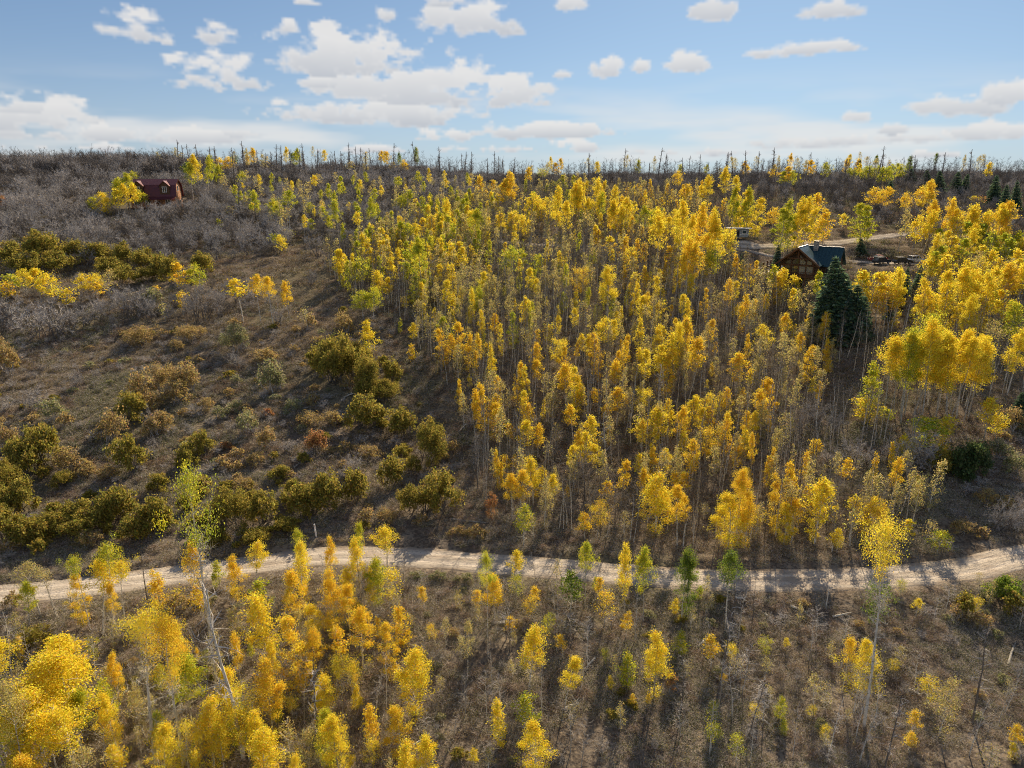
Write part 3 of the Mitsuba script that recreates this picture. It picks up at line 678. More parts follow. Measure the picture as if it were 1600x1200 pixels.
    for s in np.arange(0.9, 8.0, 0.9):
        t.part("seam", bar([max(s, 0.6), 3.2, 8.93], [s if s > 3.7 else 3.7, -0.85 if s > 3.7 else -0.85 + (3.7 - s) * 0.0, 4.80], 0.06, 0.08), "mat_green_roof", roof)
    # deck round the front and left, on posts
    deck = t.part("deck", join([box(-8.6, 4.8, -5.6, -3.05, 2.45, 2.68), box(-8.6, -4.35, -3.05, 4.0, 2.45, 2.68)]), "mat_beam")
    for x in (-8.4, -6.4, -4.4, -2.2, 0.0, 2.3, 4.6):
        t.part("deck_post", bar([x, -5.4, -2.2], [x, -5.4, 3.75], 0.26), "mat_beam", deck)
    for y in (-2.0, 1.0, 3.8):
        t.part("deck_post", bar([-8.4, y, -2.2], [-8.4, y, 5.0], 0.26), "mat_beam", deck)
    rail = t.part("railing", join([bar([-8.4, -5.4, 3.65], [4.6, -5.4, 3.65], 0.14), bar([-8.4, -5.4, 2.85], [4.6, -5.4, 2.85], 0.12), bar([-8.4, -5.4, 3.65], [-8.4, 3.8, 3.65], 0.14)]), "mat_beam", deck)
    for x in np.arange(-8.0, 4.5, 0.62):
        t.part("baluster", bar([x, -5.4, 2.7], [x, -5.4, 3.6], 0.07), "mat_beam", rail)
    t.part("door", box(-4.0, -3.35, -2.9, -2.81, 2.75, 4.7), "mat_white", wing)
    window(t, main, 5.4, 6.7, 3.2, 4.5, -0.17)
    window(t, wall, 5.2, 6.4, 0.6, 1.9, 0.0)
    window(t, wall, -3.6, -2.2, 0.5, 1.9, -3.0)


def red_cabin():
    hx, hy, hz, _ = PADS[1]
    t = Thing("red_roof_cabin", hx, hy + 2, hz, 8, "two storey timber cabin with dark red gambrel roof and two dormers on the left ridge", "house")
    gam = [(-4.2, 4.6), (4.2, 4.6), (3.5, 7.9), (0, 9.8), (-3.5, 7.9)]
    w = t.part("wall", join([prism([(-4.0, -1.5), (4.0, -1.5), (4.0, 4.6), (3.3, 7.75), (0, 9.55), (-3.3, 7.75), (-4.0, 4.6)], -7.3, 7.3, "x")]), "mat_warm_wall", label="orange brown timber end wall, lit by the sun")
    for sgn in (-1, 1):
        lo = t.part("lower_roof" if sgn < 0 else "rear_roof", slab([-7.9, sgn * 4.65, 4.1], [7.9, sgn * 4.65, 4.1], [7.9, sgn * 3.5, 8.05], [-7.9, sgn * 3.5, 8.05], 0.18), "mat_red_roof")
        t.part("upper_roof", slab([-7.9, sgn * 3.55, 8.0], [7.9, sgn * 3.55, 8.0], [7.9, 0.0, 9.95], [-7.9, 0.0, 9.95], 0.18), "mat_red_roof")
    for x in (-4.3, 4.3):
        d = t.part("dormer", prism([(x - 1.6, 4.9), (x + 1.6, 4.9), (x + 1.6, 7.9), (x, 9.2), (x - 1.6, 7.9)], -4.5, -1.0), "mat_log")
        t.part("dormer_roof", join([slab([x - 1.95, -4.9, 7.62], [x, -4.9, 9.4], [x, -0.6, 9.4], [x - 1.95, -0.6, 7.62], 0.15), slab([x, -4.9, 9.4], [x + 1.95, -4.9, 7.62], [x + 1.95, -0.6, 7.62], [x, -0.6, 9.4], 0.15)]), "mat_red_roof", d)
        window(t, d, x - 0.6, x + 0.6, 5.7, 7.3, -4.5, (x,), "mat_white")
    p = t.part("porch_roof", slab([-7.6, -7.0, 3.3], [7.6, -7.0, 3.3], [7.6, -4.0, 4.3], [-7.6, -4.0, 4.3], 0.18), "mat_red_roof")
    for x in (-7.2, -3.6, 0, 3.6, 7.2):
        t.part("porch_post", bar([x, -6.8, -1.0], [x, -6.8, 3.2], 0.2), "mat_beam", p)
    t.part("porch_deck", box(-7.6, 7.6, -7.0, -4.02, 0.2, 0.45), "mat_beam")
    for x in (-5.4, -1.8, 4.8):
        window(t, w, x - 0.7, x + 0.7, 1.4, 3.0, -4.0, (x,), "mat_white")
    t.part("door", box(1.2, 2.2, -4.08, -4.005, 0.5, 2.7), "mat_beam", w)
    for y, z in ((-1.6, 1.4), (1.0, 1.4), (-0.6, 6.1)):
        f = t.part("end_window", join([box(7.29, 7.38, y - 0.1, y + 1.3, z + 1.5, z + 1.6), box(7.29, 7.38, y - 0.1, y + 1.3, z - 0.1, z), box(7.29, 7.37, y - 0.1, y, z, z + 1.5), box(7.29, 7.37, y + 1.2, y + 1.3, z, z + 1.5)]), "mat_white", w)
        t.part("pane", box(7.31, 7.34, y + 0.003, y + 1.197, z + 0.003, z + 1.497), "mat_glass", f)


def wheel(th, x, y, r, w):
    c = trimesh.creation.cylinder(r, w, sections=18)
    c.apply_transform(trimesh.transformations.rotation_matrix(math.pi / 2, [1, 0, 0]))
    c.apply_translation([x, y, r])
    k = th.part("wheel", (np.array(c.vertices), np.array(c.faces)), "mat_tyre")
    h = trimesh.creation.cylinder(r * 0.6, w + 0.03, sections=14)
    h.apply_transform(trimesh.transformations.rotation_matrix(math.pi / 2, [1, 0, 0]))
    h.apply_translation([x, y, r])
    th.part("rim", (np.array(h.vertices), np.array(h.faces)), "mat_silver", k)


def camper():
    hx, hy, hz, _ = PADS[2]
    t = Thing("camper_trailer", hx, hy + 1, hz + 0.1, -8, "pale grey camper trailer with white roof among the aspens above the driveway", "camper")
    b = t.part("body", prism([(-2.9, 0.55), (2.7, 0.55), (2.9, 0.9), (2.9, 2.5), (2.6, 2.85), (-2.6, 2.85), (-2.9, 2.6)], -1.2, 1.2), "mat_grey_panel")
    t.part("roof", box(-3.4, 3.6, -1.9, 1.5, 2.9, 3.02), "mat_white")
    t.part("stripe", box(-2.88, 2.88, -1.225, -1.2, 1.15, 1.3), "mat_white", b)
    window(t, b, -2.2, -1.2, 1.6, 2.3, -1.2, (), "mat_white")
    window(t, b, 1.2, 2.2, 1.6, 2.3, -1.2, (), "mat_white")
    t.part("door", box(-0.4, 0.35, -1.24, -1.205, 0.65, 2.45), "mat_dark", b)
    t.part("hitch", join([bar([2.9, -0.6, 0.6], [4.0, 0, 0.55], 0.1), bar([2.9, 0.6, 0.6], [4.0, 0, 0.55], 0.1)]), "mat_dark")
    for x in (-0.9, 0.1):
        for y in (-1.05, 1.05):
            wheel(t, x, y, 0.36, 0.22)


def car(x, y, rot, paint, label, van=False):
    z = float(terrain(x, y)) + 0.3
    t = Thing("parked_car", x, y, z, rot, label, "car", "vehicles parked in the yard right of the log house")
    b = t.part("body", prism([(-2.25, 0.35), (2.2, 0.35), (2.3, 0.6), (2.2, 0.95), (1.0, 1.08), (-2.1, 1.08), (-2.3, 0.8)], -0.9, 0.9), paint)
    cab = [(-2.05, 1.08), (1.0, 1.08), (0.35, 1.68), (-1.85, 1.70)] if van else [(-1.75, 1.08), (1.0, 1.08), (0.3, 1.55), (-1.1, 1.57)]
    c = t.part("cabin", prism(cab, -0.78, 0.78), "mat_glass")
    zr = cab[2][1]
    t.part("roof", box(cab[3][0] + 0.05, cab[2][0] - 0.02, -0.8, 0.8, zr, zr + 0.07), paint, c)
    for px_ in (0.32, -0.75, cab[3][0]):
        t.part("pillar", join([bar([px_, s * 0.8, 1.08], [px_ + (0.0), s * 0.8, zr], 0.09) for s in (-1, 1)]), paint, c)
    for s in (-1, 1):
        t.part("headlight", box(2.16, 2.30, s * 0.62 - 0.18, s * 0.62 + 0.18, 0.68, 0.86), "mat_white", b)
    for wx in (-1.4, 1.4):
        for wy in (-0.82, 0.82):
            wheel(t, wx, wy, 0.34, 0.22)


log_house()
red_cabin()
camper()
_yx, _yy = PADS[3][0], PADS[3][1]
car(_yx - 3.5, _yy - 1.0, 20, "mat_car_dark", "dark car with pale roof glare parked in the yard right of the log house", True)
car(_yx + 1.6, _yy - 1.4, 8, "mat_car_dark", "black car half hidden by yellow aspens, in the middle of the parking yard", True)
car(_yx - 2.0, _yy + 4.2, 175, "mat_car_red", "small red car standing behind the two dark cars in the yard")
car(_yx + 6.6, _yy + 1.5, 12, "mat_white", "white car at the right end of the parking yard", True)

mx, my = MARKER
t = Thing("marker_post", mx, my, float(terrain(mx, my)), 0, "slender white marker post leaning slightly beside the upper edge of the dirt road", "post")
mp = t.part("post", bar([0.05, 0, -0.3], [-0.10, 0, 1.75], 0.17, 0.08), "mat_marker")
t.part("reflector", bar([-0.085, -0.05, 1.35], [-0.105, -0.05, 1.62], 0.12, 0.02), "mat_silver", mp)

for n, (x0, y0, x1, y1) in enumerate(LOGS):
    a, b = (np.array([x, y, float(terrain(x, y)) + 0.10]) for x, y in ((x0, y0), (x1, y1)))
    d = b - a
    L = np.linalg.norm(d)
    b = a + d * min(1.0, 7.0 / L) if L > 0 else a + [2, 0, 0]
    r_ = np.random.default_rng(60 + n)
    mid = (a + b) / 2 + np.r_[r_.normal(0, 0.12, 2), 0.06]
    side_ = "above" if y0 > float(road_line(x0)) else "below"
    key = numbered("fallen_log")
    FALLEN.append((key, x0 / y0, side_))
    scene[key + "__stem"] = mikit.ply(tube([a, (a + mid) / 2, mid, b], [0.13, 0.12, 0.10, 0.05], 7), "mat_pale_bark", smooth=True)
    q = a + (b - a) * r_.uniform(0.4, 0.95, (5, 1))
    e = q + unit(np.c_[r_.normal(size=(5, 2)), r_.uniform(0.2, 1, 5)]) * r_.uniform(0.5, 1.3, (5, 1))
    scene[key + "__branches"] = mikit.ply(join([tube([s_, (s_ + t_) / 2 + [0, 0, 0.05], t_], [0.035, 0.025, 0.008], 4) for s_, t_ in zip(q, e)]), "mat_pale_bark")
    labels[key] = {}
for side_ in ("above", "below"):
    row_ = sorted((f for f in FALLEN if f[2] == side_), key=lambda f: f[1])
    names = ["leftmost", "second", "third", "fourth", "fifth", "sixth", "seventh", "eighth", "ninth", "tenth", "eleventh", "twelfth"]
    for n, f in enumerate(row_):
        labels[f[0]] = {"label": f"pale fallen aspen log lying {side_} the dirt road, " + (names[n] if n == 0 else names[n] + " from left"), "category": "log", "group": "fallen aspen logs"}

# ---------------------------------------------------------------- plants
# x, y, height, crown share, width, colour
ASPENS = [
    (41.27,178.07,14.97,0.72,4.12,'y'), (43.95,179.03,13.24,0.72,3.87,np.str_('y')), (43.15,169.68,17.97,0.72,5.02,np.str_('g')), (46.02,169.41,16.79,0.72,4.09,'y'), 
    (47.69,167.78,15.18,0.71,4.82,'y'), (37.44,154.14,13.66,0.72,4.32,np.str_('g')), (39.48,153.05,13.48,0.72,4.35,'g'), (52.91,180.29,9.03,0.71,5.17,'y'), 
    (45,165.97,6.96,0.71,3.9,np.str_('y')), (46.86,166.59,7.88,0.71,4.02,np.str_('l')), (37.33,156.46,10.55,0.71,3.96,'y'), (71.45,244.35,14.5,0.71,4.64,'y'), 
    (63.63,210.75,14.64,0.81,3.83,'l'), (65.59,212.13,16.42,0.81,3.43,np.str_('y')), (68,210.75,14.25,0.81,4.23,'l'), (65.37,247.97,10.93,0.7,4.68,'y'), 
    (58.86,247.58,8.07,0.7,4.64,'g'), (67.9,211.96,12.55,0.8,4.84,'y'), (70.11,208.65,10.86,0.8,4.85,'y'), (103.63,283.16,7.47,0.7,3.65,np.str_('l')), 
    (105.45,283.62,9.08,0.7,4.16,np.str_('g')), (107.4,283.74,7.39,0.7,3.95,np.str_('l')), (129.22,326.78,10.4,0.7,3.94,'d'), (131.82,327.76,9.65,0.7,4.56,np.str_('g')), 
    (137.46,323.57,8.53,0.69,4.27,'l'), (72.35,194.37,11.7,0.75,4.78,'l'), (75.04,196.09,13.81,0.75,4.79,'l'), (76.48,196.72,13.64,0.66,4.52,'y'), (79.58,197.04,13.49,0.66,3.98,'y'), 
    (77.66,196.57,10.87,0.79,5.16,'y'), (93.42,224.83,9.15,0.7,4.44,'g'), (83.62,199.53,9.16,0.87,5.03,'y'), (86.24,200.91,9.02,0.87,4.41,np.str_('g')), 
    (76.95,214.71,7.13,0.69,4.86,'g'), (96.57,200.34,10.91,0.76,4.95,'l'), (99.52,202.71,9.96,0.76,4.4,'l'), (119.24,242.54,8.11,0.61,5.49,'g'), 
    (121.6,239.43,8.26,0.61,5.37,np.str_('g')), (126.83,235.41,7.72,0.69,4.07,'g'), (104.01,194.01,12.46,0.68,4.03,'d'), (132.75,236.95,9.33,0.56,5.09,'g'), 
    (135.76,239.98,10.91,0.56,4.98,'g'), (137.81,243.14,8.63,0.56,4.2,'g'), (107.44,193.13,9.99,0.66,5.3,'y'), (110.17,192.78,11.4,0.66,5.31,'y'), (112.48,198.21,13.05,0.7,4.43,'g'), 
    (115.73,192.93,14.33,0.7,4.04,'g'), (114.94,189.29,10.83,0.51,4.4,np.str_('y')), (117.29,193.21,11.37,0.51,4.9,'y'), (162.13,256.86,3.69,0.66,4.24,np.str_('y')), 
    (164.41,257.89,3.67,0.66,3.93,'r'), (122.59,188.2,12.35,0.53,4.9,'y'), (125.45,187.11,14.35,0.53,5.22,'y'), (127.83,189,11.96,0.53,5.47,np.str_('g')), 
    (120.71,189.57,12.65,0.66,4.55,'y'), (122.98,193.53,12.59,0.66,5.13,'y'), (129.58,188.04,14.25,0.42,5.57,'g'), (153.35,333.48,6.97,0.68,5.6,'l'), (155.52,326.65,8.09,0.68,4.57,'l'), 
    (158.75,328.95,8.09,0.68,5.18,'l'), (162.04,329.23,7.94,0.68,4.67,'l'), (170.35,334.32,8.17,0.69,5.63,'l'), (173.15,331.27,8.74,0.69,4.94,'l'), (148.24,297.61,9.47,0.7,4.18,'l'), 
    (151.39,297.85,9.03,0.7,4.91,'l'), (97.52,214.95,4.6,0.67,2.87,'y'), (72.62,147.5,9.76,0.55,4.5,np.str_('y')), (74.92,149.34,8.97,0.55,4.17,np.str_('l')), 
    (74.83,144.27,10.09,0.67,5.03,'y'), (77.1,146.21,9.92,0.67,5.21,'y'), (71.93,142.13,7.05,0.71,5.44,'g'), (74.79,140.36,7.65,0.71,4.85,np.str_('g')), 
    (76.43,139.83,12.44,0.89,2.95,'y'), (103.97,171.98,6.6,0.7,4.45,'y'), (106.06,173.36,6.38,0.7,3.93,'y'), (95.76,164.24,7.68,0.7,4.66,'y'), (88.71,139.18,12.91,0.57,4.21,'y'), 
    (90.85,142.31,13.43,0.57,5.16,'y'), (93.97,145.65,11.25,0.57,4.88,'y'), (80.37,135.52,12.17,0.8,4.12,'y'), (82.25,134.34,13.44,0.8,4.15,'y'), (85.43,137.43,11.93,0.8,4.21,'y'), 
    (89.9,138.06,10.47,0.79,4.03,'y'), (92.43,137.63,13.17,0.79,4.03,'y'), (94.58,141.34,12.87,0.79,4.24,'y'), (81.78,134.59,8.87,0.65,4.68,'y'), (83.79,129.09,11.1,0.65,4.01,'y'), 
    (85.88,132.46,9.28,0.65,4,'y'), (102.09,149.34,8.09,0.7,4.05,'y'), (104.75,150.46,9.41,0.7,4.24,'y'), (105.2,149.79,10.92,0.71,5.05,'g'), 
    (107.82,150.51,10.53,0.71,5.26,np.str_('y')), (94.82,141.44,8.18,0.7,4.5,'y'), (97.56,141.46,8.52,0.7,4.1,np.str_('y')), (99.46,139.25,7.09,0.7,4.19,'y'), 
    (92.5,127.46,11.13,0.7,4.89,'l'), (82.04,139.49,4.94,0.7,4.44,'l'), (84.03,139.02,5.72,0.7,4.97,'l'), (83.1,114.08,11.21,0.7,4.86,'y'), (86.5,123.67,8.25,0.7,4.23,'d'), 
    (57.94,105.15,13.43,0.47,4.58,'y'), (60.09,103.75,14.92,0.55,4.19,'l'), (63.14,103.65,16.53,0.59,4.62,'y'), (67.19,104.04,14.3,0.55,5.11,'y'), (71.57,105.6,13.45,0.6,4.84,'y'), 
    (67.03,108.98,14.82,0.25,5.25,'l'), (66.56,105.68,13.78,0.61,4.35,'y'), (60.27,106.27,12.17,0.47,3.87,'y'), (69.87,105.77,14.12,0.59,4.81,'y'), (62.84,105.54,13.44,0.57,3.89,'y'), 
    (46.68,129.43,6.41,0.7,3.44,'y'), (48.13,123.34,8.87,0.71,3.33,'d'), (37.16,112.36,8.22,0.71,3.76,'g'), (29.72,121.15,9.69,0.71,3.14,'g'), (30.22,113.48,9.23,0.71,3.72,'g'), 
    (53.12,160.18,4.94,0.69,3.11,'y'), (57.15,162.45,7,0.7,4.24,'d'), (48.35,155.61,5.46,0.69,3.51,'d'), (60.59,162.21,4.98,0.69,3.19,'y'), (62.78,157.28,6.73,0.78,3.65,'y'), 
    (61.12,159.04,7.99,0.72,3.41,'y'), (64.46,154.3,6.86,0.65,3.09,'d'), (59.01,161.51,7.84,0.71,3.17,'l'), (60.98,148.51,6.43,0.71,3.47,'d'), (65.8,153.61,8.92,0.52,2.58,'l'), 
    (46.37,145.67,2.74,0.66,1.89,'y'), (56.49,133.95,5.44,0.69,4.53,'d'), (41.87,150.76,5.31,0.69,3.38,'d'), (42.44,144.3,5.73,0.7,2.79,'d'), (47.85,141.44,6.26,0.7,3.24,'d'), 
    (-11.53,262.86,9.54,0.7,4,'g'), (-9.9,259.51,5.45,0.67,3.16,'g'), (-2.39,232.37,12.47,0.71,5.41,'g'), (0.36,234.66,14.2,0.71,5.06,'g'), (-6.87,276.29,6.84,0.68,3.36,'g'), 
    (-3.1,264.04,4.53,0.66,4.01,'g'), (5.97,292.8,9.42,0.7,4,'g'), (24.23,396.77,10.18,0.65,4.83,'g'), (16.03,273.82,5.72,0.67,5,'l'), (4.95,219.15,9.69,0.7,5.58,np.str_('y')), 
    (7.75,219.2,8.65,0.7,4.65,'y'), (10.46,221.53,8.18,0.7,4.73,'y'), (11.92,195.89,16.22,0.72,4.18,'y'), (14.23,193.81,12.81,0.72,3.83,'y'), (18.39,221.04,13.28,0.71,4.02,'y'), 
    (20.12,220.88,14.08,0.71,3.81,np.str_('g')), (21.82,216.37,13.86,0.71,3.72,'y'), (24.21,216.5,15.4,0.71,3.91,'y'), (26.26,215.86,12.04,0.71,3.43,np.str_('l')), 
    (28.45,232.48,8.84,0.71,4.42,'y'), (31.76,230.78,11.06,0.71,3.91,'y'), (26.9,196.2,13.18,0.71,3.4,np.str_('g')), (28.62,196.67,13.49,0.71,3.95,'y'), 
    (30.21,198.22,11.58,0.71,3.98,'y'), (32.28,202.04,13.08,0.71,4.99,'y'), (43.5,247.32,9.97,0.7,3.82,'d'), (37.08,204.02,10.37,0.71,4.35,'l'), (39.87,204.18,9.38,0.71,4.55,'l'), 
    (39.91,192.95,11.62,0.71,5.79,'y'), (43.13,194.03,11.41,0.71,5.95,'y'), (39.77,169.24,18.56,0.72,4.26,'y'), (62.73,280.99,7.99,0.69,4.37,'g'), (35.02,172.61,14.15,0.71,4.32,'y'), 
    (1.44,202.61,7.72,0.7,3.94,'y'), (3.66,198.2,7.91,0.7,4.45,'y'), (0,197.07,8.93,0.7,3.61,'y'), (-10.2,190.85,11.69,0.71,4.67,'l'), (-6.22,190.29,11.66,0.71,4.65,'d'), 
    (-3.03,204.17,7.62,0.7,3.74,'y'), (20.88,200.84,8.31,0.7,4.93,'d'), (22.44,187.83,7.1,0.7,3.47,'g'), (25.17,178.73,7.52,0.7,3.31,'y'), (28.36,168.16,7.15,0.7,3.66,'y'), 
    (7.88,215.91,7.02,0.7,3.99,'y'), (9.75,215.62,6.4,0.7,3.89,'y'), (20.01,217.98,11.06,0.71,3.71,'y'), (22.47,213.32,10.54,0.71,3.58,'y'), (-19.31,211.01,10.36,0.53,3.87,'y'), 
    (-24.4,197.44,8.57,0.52,3.71,'y'), (-21.35,199.63,8.84,0.52,4.08,'y'), (-37.66,245.19,6.26,0.7,4.45,'l'), (-35.22,245.26,7.67,0.7,4.84,'l'), (-41.85,214.58,11.15,0.72,4,'l'), 
    (-46.93,221.88,7.7,0.66,3.11,'l'), (-29.11,190,9.11,0.61,3.8,np.str_('l')), (-26.62,190.78,7.92,0.61,4.29,'l'), (-32.08,195.53,6.59,0.69,2.42,'l'), (-19.4,191.48,8.74,0.7,2.94,'y'), 
    (-19.87,157.14,14.42,0.72,4.39,'l'), (-23.21,163.69,9.67,0.71,3.05,'l'), (-39.44,167.78,8.52,0.71,2.65,'y'), (-38.07,178.68,7.54,0.7,2.8,'l'), (-34.85,162.29,8.3,0.71,5.1,'l'), 
    (-33.7,173.31,5.26,0.69,2.16,'y'), (-28.57,154.06,7.96,0.71,3.87,'y'), (-31.04,146.4,5.88,0.7,4.8,np.str_('l')), (-28.72,145.42,6.31,0.7,3.85,'l'), 
    (-26.99,155.58,6.11,0.7,2.43,'y'), (-12.85,178.55,6.81,0.7,3.29,'y'), (-7.99,177.12,4.62,0.68,2.71,'d'), (-0.97,161.57,8.88,0.71,4.47,'l'), (2.04,169.45,6.51,0.7,3.64,'l'), 
    (5.09,168.8,5.12,0.69,3.11,'l'), (-15.76,162.59,5.65,0.7,4.02,'d'), (-9.13,150.27,8.39,0.71,4.65,'d'), (-3.61,148.28,7.06,0.7,3.66,'d'), (11.45,151.01,8.4,0.71,1.87,'l'), 
    (19.46,142.2,11.35,0.65,4.89,'y'), (14.81,152.45,7.22,0.7,3.78,'g'), (25.52,151.22,7.19,0.7,3.31,'y'), (30.3,158.44,4.87,0.69,3.47,'y'), (32.36,154.33,6.04,0.7,2.91,'d'), 
    (25.7,137.23,7.82,0.71,3.9,'y'), (29.41,140.8,5.03,0.69,2.67,'y'), (36.61,154.46,6.04,0.7,2.44,'y'), (2.02,131.66,8.65,0.71,2.05,'y'), (-18.39,142.59,6.31,0.7,2.68,'d'), 
    (-22.75,151.62,3.47,0.67,1.89,'y'), (-3.05,141.83,4.46,0.69,2.2,'d'), (-3.44,131.1,5.87,0.7,2.46,'g'), (12.45,134.67,6,0.7,1.68,'y'), (15.03,139.72,5,0.69,3.49,'d'), 
    (16.95,127.18,6.83,0.71,4.42,'y'), (6.98,128.56,4.68,0.7,2.41,'y'), (7.53,120.55,5.52,0.7,3.04,'y'), (12.63,122.87,5.59,0.7,1.94,'y'), (-9.15,122.65,8.78,0.71,2.71,'g'), 
    (-6.8,121.06,7.12,0.71,2.29,'d'), (-10.33,122.67,6.68,0.71,2.33,'g'), (-15.56,132.06,5.96,0.7,2.91,'d'), (-12.98,130.8,6.46,0.7,2.47,'d'), (-5.37,118.63,8.03,0.71,1.5,'g'), 
    (-4.25,123.8,3.49,0.68,2.33,'y'), (-26.36,126.66,7.66,0.84,3.24,'y'), (-18.05,125.56,4.65,0.69,1.6,'g'), (4.02,116.79,6.92,0.71,2.59,'g'), (8.82,111.82,5.72,0.7,2.14,'g'), 
    (21.9,114.39,6.81,0.71,1.84,'y'), (16.99,112.31,5.74,0.7,2.53,'g'), (25.05,114.12,7.79,0.71,2.96,'y'), (28.31,116.53,10.41,0.71,2.65,'y'), (-6.47,151.72,5.33,0.7,3.28,'l'), 
    (-0.45,148.93,5.86,0.7,2.76,'d'), (-10.69,145.72,6.38,0.7,3.16,'d'), (5.08,151.79,5.32,0.7,2.81,'d'), (-132.37,247.36,11.15,0.73,4.41,'l'), (-129.76,248.36,12.12,0.73,4.71,'l'), 
    (-129.81,240.55,9.8,0.7,3.99,'y'), (-127.73,243.19,10.75,0.7,3.84,'y'), (-125.4,243.74,10.1,0.7,3.8,'y'), (-133.76,249.29,10.04,0.7,4.3,'l'), 
    (-140.52,246.49,5.51,0.9,4.91,np.str_('l')), (-137.46,245.65,7.03,0.9,4.82,'y'), (-135.08,245.24,5.59,0.9,4.65,'y'), (-126.07,249.37,6.22,0.68,5.1,'l'), 
    (-170.35,244.76,5.16,0.67,3.63,'r'), (-149.64,291.55,6.05,0.67,3.98,'l'), (-170.84,360.29,9.6,0.52,3.63,'d'), (-159.75,354.9,11.7,0.67,4.73,'d'), (-159.18,361.22,10.1,0.59,4.8,'d'), 
    (-117.91,271.63,13.28,0.71,4.65,'l'), (-115.34,273.4,16.05,0.71,4.44,np.str_('y')), (-112.94,273.66,15.67,0.71,3.77,'l'), (-134.83,309.09,7.55,0.68,5.12,'k'), 
    (-129.92,332.96,7.55,0.69,5.14,'g'), (-126.64,334.53,8.1,0.69,5.48,'g'), (-118.83,293.29,11.53,0.7,4.21,'l'), (-115.34,289.84,10.03,0.7,4.65,np.str_('l')), 
    (-106.75,290.38,7.14,0.68,3.76,'l'), (-118.27,340.08,11.61,0.57,4.37,'g'), (-112.36,335.49,9.41,0.69,3.22,'d'), (-128.01,358.66,9.12,0.54,3.47,'g'), 
    (-81.78,233.29,10.4,0.7,4.51,'l'), (-89.13,244.01,7.06,0.69,3.16,'d'), (-77.53,234.97,7.41,0.69,3.99,'l'), (-74.93,232.29,7.01,0.69,3.85,'l'), (-69.49,227.01,11.73,0.5,5.06,'l'), 
    (-65.5,237.26,5.5,0.68,3.74,'l'), (-68,262.93,5.53,0.67,3.3,'d'), (-58.13,228.5,6.67,0.69,2.87,'l'), (-52.04,217.27,10.61,0.71,4.08,'l'), (-93.2,241.75,4.19,0.66,3.94,'d'), 
    (-87.7,218.7,4.7,0.67,2.15,'l'), (-62.29,194.5,5.81,0.69,3.12,'y'), (-66.52,202.37,4.4,0.67,2.6,'l'), (-65.77,214.21,2.93,0.64,2.73,'l'), (-59.84,216.49,5.52,0.68,2.74,'l'), 
    (-112.44,163.92,5.7,0.69,3.66,'y'), (-105.83,158.72,8.22,0.7,4.04,'y'), (-103.13,157.66,7.46,0.7,4.88,'y'), (-98.35,155.53,4.82,0.68,3.96,'y'), (-98.2,162.82,5.76,0.7,3.9,'y'), 
    (-95.71,163.63,5.56,0.7,3.58,np.str_('y')), (-95.05,161.71,4.32,0.68,4.03,'g'), (-91.42,160.93,6.94,0.7,3.98,'d'), (-113.87,159.03,4.9,0.68,3.6,'g'), 
    (-116.35,165.09,4.38,0.68,4.95,'l'), (-76.06,162.93,8.66,0.7,4.15,np.str_('g')), (-73.61,164.99,7.49,0.7,5.16,'l'), (-81.59,162.71,3,0.66,1.68,'g'), 
    (-72.61,154.56,4.82,0.69,2.63,'g'), (-56.56,147.38,9.53,0.47,4.39,'y'), (-52.85,147.09,9.96,0.49,3.38,'g'), (-48.78,142.97,10.6,0.41,3.28,'g'), (-47.14,148.41,7.73,0.7,2.89,'g'), 
    (-41.31,141.19,4.46,0.69,2.74,'d'), (-74.2,150,4.07,0.68,2.07,'d'), (-40.25,167.9,8.52,0.71,3.71,'y'), (-5.53,105.15,6.47,0.71,1.7,'g'), (-3.89,111.64,4.75,0.7,1.78,'d'), 
    (-2.48,111.89,4.25,0.7,1.79,'g'), (-1,105.25,6.92,0.71,2.04,'d'), (-1.81,93.72,8.99,0.71,2.17,'d'), (-0.32,98.27,3.89,0.7,1.93,'g'), (2.29,102.26,4.93,0.7,2.65,'g'), 
    (1.53,94.85,6.45,0.71,2.81,'y'), (3.7,95.24,5.58,0.71,1.88,'g'), (2.79,84.71,6.78,0.71,2.58,'y'), (4.03,87.41,3.59,0.69,1.76,'y'), (-1.19,90.85,3.25,0.69,1.81,'g'), 
    (0.6,91.32,3.26,0.69,1.21,'g'), (0,81.61,6.22,0.71,2.23,'g'), (5.23,83.12,5.5,0.71,1.7,'y'), (5.2,93.91,3.77,0.69,1.55,'d'), (7.62,89.79,5.79,0.71,1.8,'y'), 
    (9.15,99.96,5.76,0.71,2.61,'g'), (11.27,94.26,7.28,0.71,2.81,'y'), (9.67,90.06,7.49,0.71,2.11,'y'), (11.77,90.15,5.37,0.71,2.11,'y'), (8.94,108.8,7.55,0.71,2.79,'g'), 
    (4.29,113.64,5.8,0.7,2.17,'g'), (16.26,104.04,6.39,0.71,3.06,'g'), (14.77,104.84,3.1,0.68,2.05,'g'), (21.44,111.84,8.17,0.71,2.17,'y'), (24.57,111.56,7.67,0.71,3.27,'y'), 
    (17,114.88,4.31,0.69,2.21,'g'), (19.71,104.73,5.47,0.7,2.74,'y'), (20.98,95.83,7.34,0.71,3.53,'y'), (18.84,97.24,4.75,0.7,2.58,'y'), (23.78,95.9,7.35,0.71,2.26,'g'), 
    (20.35,88.79,5.31,0.7,2.42,'y'), (17.49,88.98,4.48,0.7,1.81,'y'), (17.67,78.85,8.61,0.79,4.16,'y'), (14.21,84.63,6.37,0.71,2.03,'g'), (10.38,77.58,5.25,0.71,2.98,'g'), 
    (8.83,77.31,3.7,0.7,1.62,'g'), (1.41,76.39,5.12,0.72,2.13,'l'), (-2.72,81.71,3.59,0.75,1.67,'r'), (13.66,78.33,3.34,0.69,1.64,'d'), (5.67,104.47,5.47,0.7,2.03,'d'), 
